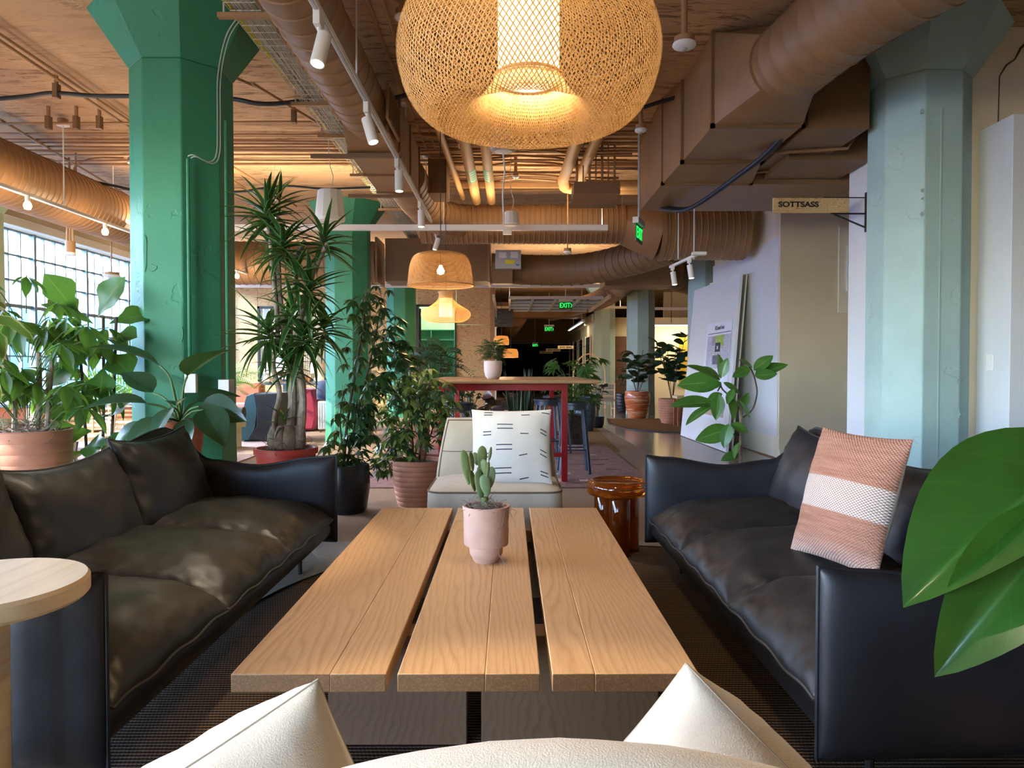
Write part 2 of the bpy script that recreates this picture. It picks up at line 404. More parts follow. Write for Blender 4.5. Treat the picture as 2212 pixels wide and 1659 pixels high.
# ---------------------------------------------------------------- floor and ceiling
fl = MB().box(XL-.3, 9, -4.4, 44, -.12, 0).obj('floor', M['carpet'], smooth=0); struct(fl)
ce = MB().box(XL-.3, 9, -4.4, 44, ZC, ZC+.25).obj('ceiling', M['ceiling'], smooth=0); struct(ce)
o = MB().prism([(1.95,6.2),(3.3,6.6),(3.35,14.2),(8.5,14.2),(8.5,30),(-.4,30),(-.4,20.2),(1.75,16.5)], .001, .004).obj('trim_1', M['concrete'], smooth=0); struct(o, 'polished concrete walkway inlaid beside the sandy carpet')
o = MB().prism([(-.3,10.6),(1.52,9.9),(1.72,15.5),(-.3,17)], .001, .006).obj('trim_2', M['carpet_brown'], smooth=0); struct(o, 'mustard brown carpet field behind the bar table')
# formed beams / seams in the ceiling
for i, yy in enumerate((2.4, 5.3, 8.25, 11.2, 14.1, 17.1, 20, 23)):
    pass
# ---------------------------------------------------------------- walls
WZ0, WZ1 = .55, 3.3
mb = MB().box(XL-.25, XL, -4.4, 44, 0, WZ0).box(XL-.25, XL, -4.4, 44, WZ1, ZC)
bays = [(-3.6,-.3),(.2,4.2),(4.7,9.6),(10.3,15.2),(15.7,19.95)]
prev = -4.4
for a, b in bays: mb.box(XL-.25, XL, prev, a, WZ0, WZ1); prev = b
mb.box(XL-.25, XL, prev, 44, WZ0, WZ1)
struct(mb.obj('wall_left', M['cream_wall'], smooth=0))
mb = MB().box(XL-.3, 9, -4.6, -4.4, 0, .8).box(XL-.3, 9, -4.6, -4.4, 3.2, ZC); prev = XL-.3
bw_ = [(-6.6,-3.2)]
for a, b in bw_: mb.box(prev, a, -4.6, -4.4, .8, 3.2); prev = b
mb.box(prev, 9, -4.6, -4.4, .8, 3.2); struct(mb.obj('wall_back', M['cream_wall'], smooth=0))
for i, (a, b) in enumerate(bw_):
    wn = thing('window_%d' % (21+i), None, None, (a, -4.5, .8)); struct(wn, 'factory window in the wall behind the viewer')
    n = 8; dx = (b-a)/n
    for k in range(n+1): MB().box(k*dx-.015, k*dx+.015, -.03, .03, 0, 2.4).obj('mullion', M['mullion'], wn, smooth=0)
    for k in range(7): MB().box(0, b-a, -.03, .03, k*.4-.012, k*.4+.012).obj('glazing_bar', M['mullion'], wn, smooth=0)
    area('window_portal', ((a+b)/2, -4.36, 2.0), b-a, 1, (1,1,1), (0,1,0), 2.4, portal=True)
struct(MB().box(9, 9.2, -4.6, 44, 0, ZC).obj('wall_right', M['offwhite'], smooth=0))
struct(MB().box(XL-.3, 9, 44, 44.2, 0, ZC).obj('wall_front', M['offwhite'], smooth=0))
struct(MB().box(XL, XL+.14, -4.3, 19.9, WZ1, WZ1+.13).obj('trim_3', M['offwhite'], bevel=.01), 'cream ledge running over the factory windows')
struct(MB().box(XL, XL+.25, -4.3, 19.9, WZ0-.05, WZ0).obj('trim_4', M['offwhite'], bevel=.01), 'cream sill running under the factory windows')
pane_me = None
for i, (a, b) in enumerate(bays):
    wn = thing('window_%d' % (i+1), None, None, (XL, a, WZ0)); struct(wn, 'factory window of tall narrow panes with teal grey steel bars')
    n = max(1, round((b-a)/.285)); dy = (b-a)/n; rows = 7; dz = (WZ1-WZ0)/rows
    for k in range(n+1):
        wd = .055 if k % 5 == 0 else .022
        MB().box(-.16, -.10 if k % 5 else -.06, k*dy-wd/2, k*dy+wd/2, 0, WZ1-WZ0).obj('mullion', M['mullion'], wn, smooth=0)
    for k in range(rows+1):
        wd = .05 if k in (0, 4, rows) else .024
        MB().box(-.155, -.095, 0, b-a, k*dz-wd/2, k*dz+wd/2).obj('glazing_bar', M['mullion'], wn, smooth=0)
    me = MB().box(-.132, -.128, .005, dy-.005, .005, dz-.005).mesh('pane', smooth=0); me.materials.append(M['glass'])
    for k in range(n):
        for j in range(rows):
            p = put('pane', me, wn); p.location = (0, k*dy, j*dz)
    area('window_portal', (XL-.05, (a+b)/2, (WZ0+WZ1)/2), WZ1-WZ0, 1, (1,1,1), (1,0,0), b-a, portal=True)
# outside
og = MB().box(-60, XL-.3, -30, 80, -1.2, -1.0).obj('ground', simple('asphalt', (.25,.25,.25), .9), smooth=0); struct(og)
t1 = thing('warehouse', 'pale warehouse with a blue lower band seen through the factory windows', 'building', (-17, 10, -1))
M['out_wall'] = simple('pale_render', (.75,.76,.74), .8, var=.1, vs=.6)
M['out_blue'] = simple('blue_cladding', (.05,.26,.55), .7, var=.12, vs=1.5)
MB().box(-8, 0, -12, 45, 0, 5.6).obj('wall', M['out_wall'], t1, smooth=0)
MB().box(-8.2, .25, -12.2, 45.2, 5.6, 5.75).obj('roof', simple('grey_roof', (.45,.47,.50), .7), t1, smooth=0)
MB().box(0, .12, -12, 45, .2, 4.2).obj('cladding', M['out_blue'], t1, smooth=0)
for k in range(18):
    MB().box(.12, .16, -11+k*3.1, -10.85+k*3.1, .2, 4.2).obj('post', M['out_wall'], t1, smooth=0)

# right side: near stub, recess and panel wall
XW = 3.07
struct(MB().prism([(XW,5.7),(XW,6.55),(9,6.55),(9,6.45),(XW+.1,6.45),(XW+.1,5.7)], 0, 3.16).obj('wall_right_near', M['white_wall'], smooth=0))
struct(MB().box(3.42, 9, 9.135, 9.3, 0, ZC).obj('wall_right_recess', M['cream_wall'], smooth=0))
struct(MB().prism([(3.44,9.15),(3.36,11.85),(3.46,11.85),(3.54,9.15)], 0, ZC).obj('wall_right_panelled', M['offwhite'], smooth=0))
pw = thing('wall_panel', 'whitewashed sheet panel fixed flat on the right wall behind the leaning boards', 'wall panel', (3.41,9.16,0))
MB().prism([(-.0,0.02),(-.08,2.68),(.0,2.68),(.03,0.02)], .28, 2.81).obj('board', M['white_wall'], pw, smooth=0)
struct(MB().box(3.42, 9, 9.11, 9.135, 0, .12).obj('baseboard_right', M['offwhite'], smooth=0))
# cream wall right of the near column, white boxed door surround
struct(MB().box(3.36, 9, 5.36, 5.48, 0, ZC).obj('wall_right_cream', M['cream_wall'], smooth=0))
ds = thing('door_surround', None, None, (3.47, 5.0, 0)); ds.name = 'door_1'; struct(ds, 'white boxed door surround at the right edge behind the big glossy leaves')
MB().box(0, .9, 0, .355, 0, 2.9).obj('frame', M['white_wall'], ds, bevel=.004)
MB().box(.17, .20, -.05, 0, 0, 2.42).obj('door_edge', M['grey_metal'], ds, bevel=.003)
MB().box(.20, .9, -.04, -.005, 0, 2.41).obj('door_leaf', M['cream_wall'], ds, bevel=.003)
MB().box(.16, .5, -.16, 0, 2.72, 2.78).obj('door_closer', M['grey_metal'], ds, bevel=.008)
for z in (1.55, 2.0): MB().box(.155, .172, -.045, -.02, z, z+.05).obj('hinge', M['steel'], ds)
# crack in the cream wall
ck = MB(); pts = [(3.62,5.355,3.15),(3.60,5.355,2.9),(3.61,5.355,3.3),(3.66,5.355,3.38),(3.72,5.355,3.42),(3.76,5.355,3.5),(3.83,5.355,3.56),(3.93,5.355,3.57),(4.05,5.355,3.58)]
ck.tube(pts[2:], [.004,.007,.005,.009,.012,.006,.003][:7], 5); ck.tube([(3.61,5.355,3.3),(3.60,5.355,2.7),(3.605,5.355,2.5)], [.004,.004,.002], 5)
struct(ck.obj('trim_5', simple('crack_shadow', (.06,.05,.04), .9), None), 'dark crack in the cream wall plaster')

def plate(name, label, loc, nrm, w_, h_, cat='switch', toggles=1):
    t_ = thing(name, label, cat, loc); t_.rotation_euler = (0, 0, math.atan2(nrm[1], nrm[0]))
    MB().box(0, .008, -w_/2, w_/2, -h_/2, h_/2).obj('plate', M['white_metal'], t_, bevel=.003)
    for k in range(toggles):
        y = (k-(toggles-1)/2)*.045
        MB().box(.008, .013, y-.016, y+.016, -.034, .034).obj('rocker', M['white_metal'], t_, bevel=.002)
    return t_
plate('light_switch', 'double white light switch on the white wall left of the pale aqua column', (XW, 5.9, 1.18), (-1,0), .085, .12, toggles=2)
plate('light_switch', 'single white light switch on the white door surround at the right edge', (3.47, 5.2, 1.19), (-1,0), .075, .12)

# ---------------------------------------------------------------- columns
def column(label, cx, cy, m, r=.325, zf=3.28, rf=.56, name='column', extra=None, cut=None):
    a = r*math.tan(PI/8)
    def octo(q, z):
        k = q*math.tan(PI/8)
        return [(x, y, z) for x, y in ((-k,-q),(k,-q),(q,-k),(q,k),(k,q),(-k,q),(-q,k),(-q,-k))]
    t_ = thing(name, label, 'column', (cx, cy, 0), 'octagonal concrete columns')
    MB().loft([octo(r+.012, 0), octo(r, .6), octo(r, 2), octo(r-.004, zf)]).obj('shaft', m, t_, smooth=0, bevel=.008)
    MB().loft([octo(r-.004, zf), octo(rf, ZC)]).obj('capital', m, t_, smooth=0, bevel=.008)
    return t_
c1 = column('large green octagonal column behind the left sofa, nearest of the green ones', -2.39, 5.33, M['green'])
column('green octagonal column behind the dracaena and the umbrella trees', -2.49, 11.2, M['green'])
column('green octagonal column farthest back, in front of the plywood wall', -2.55, 17.1, M['green'])
c5 = column('pale aqua concrete column nearest on the right, behind the right sofa', 3.10, 5.5, M['aqua'])
column('pale aqua column partly hidden by the leaning boards', 3.55, 12.95, M['aqua'])
column('pale aqua column behind the orange glazed pot', 3.23, 17.8, M['aqua'])
column('pale aqua column behind the woven chair in the far distance', 2.95, 22.5, M['aqua'])
column('pale yellow green column at the left edge between the factory windows', -7.33, 9.95, M['palegreen'])
# conduit, box and cable on the big column
t_ = thing('column_conduit', 'green painted conduit and socket box running down the big green column', 'conduit', (-2.39, 4.98, 0))
MB().tube([(.19,.0,1.05),(.19,.0,2.58)], .012, 8).obj('pipe', M['green'], t_)
MB().box(.165,.245,-.035,.0,.98,1.11).obj('socket_box', M['white_metal'], t_, bevel=.004)
MB().tube([(.38,.18,.9),(.38,.18,2.9)], .012, 8).obj('pipe', M['green'], t_)
MB().box(.34,.42,.1,.2,.95,1.07).obj('socket_box', M['grey_metal'], t_, bevel=.004)
cw = smoothpath([(-2.20,4.985,2.60),(-2.15,4.96,2.60),(-2.08,5.05,2.58),(-2.05,5.10,2.66),(-2.055,5.13,2.9),(-2.045,5.12,3.2),(-1.95,5.02,3.42),(-1.85,4.98,3.54)], 6)
tag(MB().tube(cw, .005, 6).tube([p+Vector((.02,0,-.012)) for p in cw], .004, 6).obj('cable', simple('pale_green_cable', (.35,.42,.36), .5)), 'loose pale cable hanging down the side of the big green column', 'cable')
# plaster scars on near columns
def scar(cx, cy, z, w_, h_, parent, m, seed, nx=0, ny=-1):
    r_ = random.Random(seed); mb = MB(); n = 14; ring0 = []; ring1 = []
    for k in range(n):
        a = 2*PI*k/n; q = r_.uniform(.6, 1); ring0.append((a, q))
    tx, ty = -ny, nx
    def P(a, q, d): 
        u = math.cos(a)*w_*q; return (cx+tx*u+nx*d, cy+ty*u+ny*d, z+math.sin(a)*h_*q)
    mb.loft([[P(a,q,-.002) for a,q in ring0], [P(a,q*.9,.004) for a,q in ring0], [P(a,q*.6,.003) for a,q in ring0], [P(a,q*.3,.0035) for a,q in ring0]])
    return mb.obj('plaster_scar', m, parent, smooth=60)
for (x, z, w_, h_, s) in ((-.118,1.95,.014,.16,1),(-.07,1.84,.035,.035,2),(.128,1.38,.010,.06,5)):
    scar(x, -.326, z, w_, h_, c1, M['green'], s)
for (x, z, w_, h_, s) in ((-.16,2.98,.02,.025,11),(-.15,2.42,.02,.02,12),(-.15,2.36,.014,.012,13),(-.15,2.25,.02,.02,14),(.12,.82,.03,.05,15),(-.1,3.1,.04,.03,16),(.02,2.5,.014,.02,17)):
    scar(x, -.322, z, w_, h_, c5, M['aqua'], s)
for x in (-.02,): MB().box(x-.004, x+.004, -.329, -.32, .4, 3.0).obj('seam_ridge', M['aqua'], c5)

# ---------------------------------------------------------------- soft shapes
def puff(w_, h_, t_, nu=26, nv=22, p=2.2, q=.5, pinch=.0, wr=.0, seed=0, warp=None, wf=6, rad=0, tuck=0):
    """closed cushion: u across w, v along h, thickness t; warp(u,v,s,x,y,z)->(x,y,z)"""
    off = Vector((seed*3.1, seed*1.7, seed*.9))
    def pt(i, j, s):
        a = math.sin(PI/2*(2*i/nu-1)); b = math.sin(PI/2*(2*j/nv-1))
        e = (max(0, 1-abs(a)**p)*max(0, 1-abs(b)**p))**q
        x = w_/2*a*(1-pinch*(1-b*b)); y = h_/2*b*(1-pinch*(1-a*a))
        if rad:  # rounded outline
            dx = max(0, abs(x)-(w_/2-rad)); dy = max(0, abs(y)-(h_/2-rad)); d = math.hypot(dx, dy)
            if dx > 0 and dy > 0 and d > 0:
                k = rad/ (d*max(1e-6, 1)) if d > rad else 1
                x = math.copysign((w_/2-rad)+dx*min(1,k), x); y = math.copysign((h_/2-rad)+dy*min(1,k), y)
        z = s*t_/2*e
        if wr:
            edge = (1-min(1, (1-abs(a))*3.0)) + (1-min(1, (1-abs(b))*3.0))
            nn = noise.noise(Vector((x*wf, y*wf, s*2))*1.0 + off)
            n2 = noise.noise(Vector((x*wf*3.2, y*wf*3.2, s*2)) + off)
            n3 = noise.noise(Vector((x*wf*5.5, y*wf*5.5, s*3))+off)
            z += s*wr*(nn*.8 + n2*.5*(.3+edge) + n3*.35*edge)*(e if e < .5 else .5)*2
        if warp: x, y, z = warp(a, b, s, x, y, z)
        return (x, y, z)
    mb = MB(); idx = {}
    for s in (1, -1):
        for i in range(nu+1):
            for j in range(nv+1):
                bd = i in (0, nu) or j in (0, nv)
                key = (i, j) if bd else (i, j, s)
                if key not in idx: idx[key] = len(mb.v); mb.v.append(pt(i, j, s))
        for i in range(nu):
            for j in range(nv):
                def g(a, b): return idx[(a, b)] if (a in (0, nu) or b in (0, nv)) else idx[(a, b, s)]
                f = (g(i,j), g(i+1,j), g(i+1,j+1), g(i,j+1)); mb.f.append(f if s > 0 else f[::-1])
    mb.rim = [pt(i,0,1) for i in range(nu)] + [pt(nu,j,1) for j in range(nv)] + [pt(i,nv,1) for i in range(nu,0,-1)] + [pt(0,j,1) for j in range(nv,0,-1)]
    mb.pt = pt; return mb
def rim(mb, r, m, parent, name='piping'):
    pts = mb.rim; q = MB(); q.tube(pts + pts[:2], r, 6, False); return q.obj(name, m, parent)

# ---------------------------------------------------------------- sofas
def sofa(label, d, x0, y0, y1):
    """d=+1: back towards +X.  x0 = front plane, y0..y1 outer length"""
    L = y1 - y0; t_ = thing('leather_sofa', label, 'sofa', (x0, (y0+y1)/2, 0))
    X = lambda a: d*a
    H = L/2
    # arms : slab in the a(depth) x z plane
    for sgn in (-1, 1):
        def warp(a, b, s, x, y, z, sgn=sgn):
            # x along depth (0..1 = front..back), y height
            u = (a+1)/2; top = interp([(0,.655),(.12,.645),(.5,.60),(.8,.63),(1,.74)], u); bot = .17 + .03*u
            v = (b+1)/2
            return (X(-.02+.88*u), sgn*(H-.045) + z, bot + (top-bot)*v)
        a_ = puff(.88, .5, .10, 30, 18, p=7, q=.42, warp=warp, rad=0)
        ao = a_.obj('arm', M['leather'], t_, smooth=180)
        rim(a_, .0065, M['stitch'] if False else M['leather'], ao, 'seam')
    # frame under the seat: front roll and deck
    MB().tube(smoothpath([(X(.06),-H+.09,.245),(X(.06),0,.245),(X(.06),H-.09,.245)], 4), .058, 16).obj('front_roll', M['leather'], t_)
    for yy in (-H*.34, H*.34): MB().tube([(X(.06),yy-.004,.245),(X(.06),yy+.004,.245)], .0595, 16).obj('roll_seam', M['stitch'], t_)
    MB().box(*sorted((X(.06),X(.84))), -H+.09, H-.09, .215, .29).obj('seat_deck', M['leather'], t_, bevel=.015)
    # legs
    for a in (.16, .80):
        for sgn in (-1, 1):
            MB().cyl((X(a), sgn*(H-.14), 0), (X(a), sgn*(H-.14), .225), .012, 10).obj('leg', M['black_metal'], t_)
    for sgn in (-1, 1): MB().box(*sorted((X(.14),X(.82))), sgn*(H-.14)-.012, sgn*(H-.14)+.012, .19, .215).obj('leg_rail', M['black_metal'], t_)
    # back shell, hammock top edge
    def wb(a, b, s, x, y, z):
        top = interp([(-1,.80),(-.92,.82),(0,.665),(.92,.82),(1,.80)], a); v = (b+1)/2
        return (X(.80 + .10*v + z), a*(H-.05), .26 + (top-.26)*v)
    bk = puff(L, .5, .07, 40, 12, p=8, q=.45, warp=wb); bo = bk.obj('back_shell', M['leather'], t_, smooth=180); rim(bk, .006, M['leather'], bo, 'seam')
    # seat cushions
    cl = (L-.20)/3
    for k in range(3):
        yc = -H+.10+cl*(k+.5)
        def ws(a, b, s, x, y, z, yc=yc):
            zz = .355 + z*(1 if s > 0 else .5)
            drop = -.035*max(0, (-a-.55)/.45)**1.5
            return (X(.37 + x), yc + y, zz + drop + .025*(a+.3) + .006*math.sin(9*b+yc*5)*max(0,-a))
        sc = puff(.76, cl+.02, .21, 60, 60, p=2.6, q=.42, wr=.018, seed=k+7*(d>0), warp=ws, wf=7)
        so_ = sc.obj('seat_cushion', M['leather2'], t_, smooth=180); rim(sc, .0055, M['stitch'], so_)
    # back cushions
    for k in range(3):
        yc = -H+.10+cl*(k+.5)
        def wc(a, b, s, x, y, z, yc=yc, k=k):
            v = (b+1)/2; ht = .40 + (.01 if k == 1 else .045)
            sag = -.04*(1-a*a)*v
            return (X(.66 + .16*v - z), yc + a*(cl/2+.01)*(1-.05*(1-b*b)), .38 + ht*v + sag)
        bc = puff(cl, .45, .20, 44, 36, p=2.6, q=.45, wr=.022, seed=20+k+7*(d>0), warp=wc, wf=6)
        b_ = bc.obj('back_cushion', M['leather'], t_, smooth=180); rim(bc, .006, M['leather'], b_, 'seam')
    return t_
s1 = sofa('black leather sofa on the left, its backrest towards the factory windows', -1, -1.00, 1.70, 4.12)
s2 = sofa('black leather sofa on the right with the striped terracotta cushion on it', 1, .79, 1.74, 4.10)

# ---------------------------------------------------------------- coffee table
CT = thing('coffee_table', 'long pale oak coffee table of three thick slats between the two sofas', 'table', (-.108, 2.81, 0))
cx, cy = -.108, 2.81
y0, y1 = 1.755-cy, 3.86-cy
def slat(xa, xb, split):
    for a, b in ((xa, split), (split, xb)):
        MB().box(a-cx, b-cx, y0, y1, .355, .40).obj('board', M['oak'], CT, bevel=.0025)
slat(-.683, -.303, -.440); slat(-.275, .075, -.06); slat(.105, .466, .21)
for yy in (2.13, 3.52):
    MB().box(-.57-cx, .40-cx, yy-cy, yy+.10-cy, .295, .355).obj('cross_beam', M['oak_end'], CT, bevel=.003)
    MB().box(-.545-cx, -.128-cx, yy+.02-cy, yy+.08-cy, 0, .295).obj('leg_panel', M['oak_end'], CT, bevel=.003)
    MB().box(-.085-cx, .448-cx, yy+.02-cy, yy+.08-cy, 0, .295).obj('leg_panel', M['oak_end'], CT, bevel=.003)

# ---------------------------------------------------------------- rugs
def slab(name, pts, z0, z1, m, parent=None): return MB().prism(pts, z0, z1).obj(name, m, parent, smooth=0)
rg = thing('woven_rug', 'pale grey woven rug with a large dark rounded field under the coffee table', 'rug', (0, 2.6, 0))
slab('pale_field', [(-2.6,-2.3),(2.9,-2.3),(2.9,2.12),(-2.6,2.12)], .004, .011, M['rug_light'], rg)
bl = []
for k in range(72):
    a = 2*PI*k/72; c, s = math.cos(a), math.sin(a); n = 2.7
    rx = 1.95 if c > 0 else 1.62; ry = 1.98 if s > 0 else 2.2
    q = (abs(c)**n + abs(s)**n)**(-1/n); bl.append((.33+rx*c*q, .0+ry*s*q))
slab('dark_field', bl, .0115, .017, M['rug_dark'], rg)
MB().tube([(x,y,.014) for x, y in bl+bl[:2]], .009, 6, False).obj('edge_cord', simple('black_cord', (.012,.011,.012), .9), rg)
rn = thing('patchwork_runner', 'rose brown runner with scattered pale blocks under the bar table', 'rug', (0, 8.6, 0))
xa, xb, ya, yb = -1.5, 1.42, -1.72, 2.15
slab('base', [(xa,ya),(xb,ya),(xb,yb),(xa,yb)], .003, .012, M['runner'], rn)
rr = random.Random(3)
for i in range(62):
    x = rr.uniform(xa+.25, xb-.25); y = rr.uniform(ya+.08, yb-.1); w_ = rr.uniform(.15,.28); h_ = rr.choice([.05,.09,.12])
    m = M['runner_light'] if rr.random() < .3 else M['runner_dark']
    slab('patch', [(x-w_/2,y-h_/2),(x+w_/2,y-h_/2),(x+w_/2,y+h_/2),(x-w_/2,y+h_/2)], .012, .0135+.00005*i, m, rn)
fr = thing('mustard_rug', 'mustard brown rug with a black bound edge beside the orange glazed pot', 'rug', (2.95, 13.6, 0))
fp = [(-.75,2.6),(-.9,1.2),(-.72,-.2),(-.2,-.8),(.38,-1.0),(.38,2.6)]
slab('pile', fp, .004, .014, M['carpet_brown'], fr); MB().tube([(x,y,.012) for x,y in fp], .014, 6, False).obj('binding', M['black_metal'], fr)

# ---------------------------------------------------------------- lounge chair and pillow
def lounge():
    t_ = thing('slipper_chair', 'grey beige linen lounge chair with brown piping behind the coffee table', 'chair', (-.09, 4.75, 0))
    def wsx(a, b, s, x, y, z): return (x*(1+.04*(-b if b<0 else 0)), y, z + .245)
    # seat block
    mb = MB(); rings = []
    def rr_(w_, d_, z, c=.09, yo=0, n=5):
        P = []
        for (sx, sy) in ((1,-1),(1,1),(-1,1),(-1,-1)):
            for k in range(n+1):
                a = {(1,-1):-PI/2,(1,1):0,(-1,1):PI/2,(-1,-1):PI}[(sx,sy)] + k/n*PI/2
                P.append((sx*(w_/2-c)+math.cos(a)*c, sy*(d_/2-c)+math.sin(a)*c+yo, z))
        return P
    seat = MB().loft([rr_(.70,.66,.05),rr_(.80,.76,.09),rr_(.84,.80,.26),rr_(.83,.79,.385),rr_(.79,.75,.41),rr_(.6,.56,.43,.05),rr_(.3,.3,.435,.02)])
    so_ = seat.obj('seat', M['linen'], t_, smooth=180)
    MB().tube(rr_(.825,.785,.395)+rr_(.825,.785,.395)[:1], .006, 6, False).obj('piping', M['piping'], so_)
    def bw(a, b, s, x, y, z):
        v = (b+1)/2; ww = lerp(.83, .70, v**1.5)
        bul = .0
        return (a*ww/2, .18 + .16*v - z + .02*(1-a*a), .36 + .44*v - .012*a*a*0)
    bk = puff(.8, .5, .20, 30, 26, p=6, q=.45, wr=.008, seed=3, warp=bw, wf=5)
    bo = bk.obj('backrest', M['linen'], t_, smooth=180)
    # piping round the front face of the backrest
    fr_ = [bk.pt(3, j, 1) for j in range(1, 24)] + [bk.pt(i, 23, 1) for i in range(4, 27)] + [bk.pt(27, j, 1) for j in range(23, 0, -1)]
    MB().tube(fr_, .0055, 6).obj('piping', M['piping'], bo)
    MB().tube([bk.pt(i, 13, 1) for i in range(3, 28)], .003, 5).obj('seam', M['piping'], bo)
    for (x, y) in ((-.32,-.28),(.32,-.28),(-.32,.28),(.32,.28)): MB().cyl((x,y,0),(x,y,.07), .02, 10).obj('foot', M['black_metal'], t_)
lounge()
def pillow(name, label, loc, rot, w_, h_, t_, m, seed=0, pinch=.05, wr=.012, back=None):
    t = thing(name, label, 'cushion', loc); t.rotation_euler = rot
    mb = puff(w_, h_, t_, 30, 30, p=2.0, q=.55, pinch=pinch, wr=wr, seed=seed, wf=6)
    c = mb.obj('cover', m, t, smooth=180)
    return t, mb, c
# dashed cushion : local x = width, y = up, z = towards the camera
t_, mb, c_ = pillow('dashed_cushion', 'white cushion with short navy dashes on the linen lounge chair', (.013, 4.62, .645), (math.radians(70), 0, 0), .52, .50, .17, M['white_cloth'], 5)
def dash(px, py, wpx, slope=0):
    # photo pixel -> face coordinates of the cushion
    u0 = (px-1028-85)/85.0; v0 = -(py-898-79)/79.0
    def at(uu, vv):
        uu = max(-.97, min(.97, uu)); vv = max(-.97, min(.97, vv))
        return Vector(mb.pt((math.asin(uu)*2/PI+1)*15, (math.asin(vv)*2/PI+1)*15, 1))
    n = 5; up = []; lo = []
    for k in range(n+1):
        u = u0 + (k/n-.5)*wpx/85; v = v0 - slope*(k/n-.5)*.1
        a = at(u, v+.012); b = at(u, v-.014); a.z += .0025; b.z += .0025; up.append(a); lo.append(b)
    q = MB().loft([up, lo], caps=False, closed=False); q.obj('dash_mark', M['dash'], t_, smooth=0)
for (x, y, w__, s) in ((1064,905,18,0),(1063,911,18,0),(1143,911,18,0),(1186,907,17,.4),(1099,934,34,0),(1099,943,34,0),(1060,950,18,0),(1060,957,18,0),
    (1141,954,18,0),(1183,946,14,.8),(1183,954,14,.8),(1097,979,35,0),(1097,989,35,0),(1138,1000,18,-.5),(1182,990,14,.8),(1182,999,14,.8),
    (1095,1027,36,0),(1095,1037,36,0),(1060,996,16,0),(1060,1003,16,0),(1060,1051,16,0),(1182,1033,16,.5),(1182,1040,16,.5),(1139,1047,19,-.5)):
    dash(x, y, w__, s)
# striped cushion
def stripe_mat():
    t = NT('striped_weave'); v = t.coord('Object'); s = t.n('SeparateXYZ', Vector=v)
    y = s.outputs[1]
    base = t.ramp(t.noise(t.coord('Object', (1,14,1)), 8, 3), [(.35,(.27,.115,.068)),(.65,(.38,.175,.11))])
    low = t.ramp(y, [(0,(0,0,0)),(.001,(1,1,1))])
    m_ = t.n('MapRange', Value=y); m_.inputs[1].default_value = -.26; m_.inputs[2].default_value = .26
    band = t.ramp(m_.outputs[0], [(0,(.7,)*3),(.10,(.35,)*3),(.20,(0,0,0)),(.375,(0,0,0)),(.385,(1,1,1)),(.60,(1,1,1)),(.61,(0,0,0)),(1,(.1,)*3)])
    a = t.math('SINE', t.math('MULTIPLY', s.outputs[0], 520)); b = t.math('SINE', t.math('MULTIPLY', y, 620))
    k = t.math('MULTIPLY', a, b); kr = t.ramp(t.math('MULTIPLY_ADD', k, .5, .5), [(.42,(0,0,0)),(.58,(1,1,1))])
    wh = t.mix(t.math('MULTIPLY', kr, .9), (.32,.20,.15), (.68,.62,.56))
    base = t.mix(t.math('MULTIPLY', kr, .25), base, (.46,.28,.21))
    t.set(col=t.mix(band, base, wh), rough=.9, spec=.15).bump(k, .6, .004); return t.m
M['stripe'] = stripe_mat()
def front_back_pillow(name, label, loc, M3, w_, h_, t_, mf, mbk, seed):
    t = thing(name, label, 'cushion', loc); t.rotation_euler = M3.to_euler()
    full = puff(w_, h_, t_, 30, 30, p=2.0, q=.55, pinch=.05, wr=.012, seed=seed, wf=6)
    n = len(full.f)//2
    f = MB(); f.v = list(full.v); f.f = full.f[:n]; b = MB(); b.v = list(full.v); b.f = full.f[n:]
    f.obj('front_cover', mf, t, smooth=180, recalc=False); b.obj('back_cover', mbk, t, smooth=180, recalc=False); return t
nrm = Vector((-.90,-.36,.30)).normalized(); up = Vector((.28,.06,1)); up = (up - nrm*up.dot(nrm)).normalized(); xx = up.cross(nrm)
R3 = Matrix((xx, up, nrm)).transposed() @ Matrix.Rotation(math.radians(1), 3, 'Z')
front_back_pillow('striped_cushion', 'terracotta woven cushion with a white banded stripe standing on the right sofa', (1.225, 2.60, .68), R3, .40, .49, .18, M['stripe'], M['cream_cloth'], 9)

# ---------------------------------------------------------------- foreground armchair and its two cushions
fa = thing('cream_armchair', 'cream cloth armchair back at the bottom edge, nearest to the viewer', 'chair', (.055, .80, 0))
def fw(a, b, s, x, y, z):
    v = (b+1)/2; return (a*.42, -z - .05*v, .16 + .595*v - .10*a*a*v)
bb = puff(.9, .5, .15, 34, 24, p=4, q=.45, wr=.008, seed=2, warp=fw); bb.obj('backrest', M['cream_cloth'], fa, smooth=180)
def fs(a, b, s, x, y, z): return (x, y+.30, z+.19)
puff(.86, .50, .16, 26, 22, p=4, q=.45, wr=.008, seed=4, warp=fs).obj('seat', M['cream_cloth'], fa, smooth=180)
for (x, y) in ((-.34,.05),(.34,.05),(-.34,.48),(.34,.48)): MB().cyl((x,y,0),(x,y,.14), .018, 10).obj('leg', M['darkbark'], fa)
def corner_pillow(label, C, e1, e2, size, th, seed):
    e1 = Vector(e1).normalized(); e2 = Vector(e2); e2 = (e2 - e1*e2.dot(e1)).normalized(); n = e1.cross(-e2)
    t = thing('cream_cushion', label, 'cushion', Vector(C) + e1*size*.5 + e2*size*.5, 'cream cushions on the nearest armchair')
    t.rotation_euler = Matrix((e1, -e2, n)).transposed().to_euler()
    mb = puff(size, size, th, 30, 30, p=2.0, q=.52, pinch=.03, wr=.014, seed=seed, wf=7)
    c = mb.obj('cover', M['cream_cloth'], t, smooth=180); rim(mb, .0016, M['seam_thread'], c, 'seam')
corner_pillow('cream cushion with a peaked corner at the lower left of the nearest armchair', (-.268,1.0,.715), (-.80,-.42,-.40), (.22,.4,-.85), .44, .32, 31)
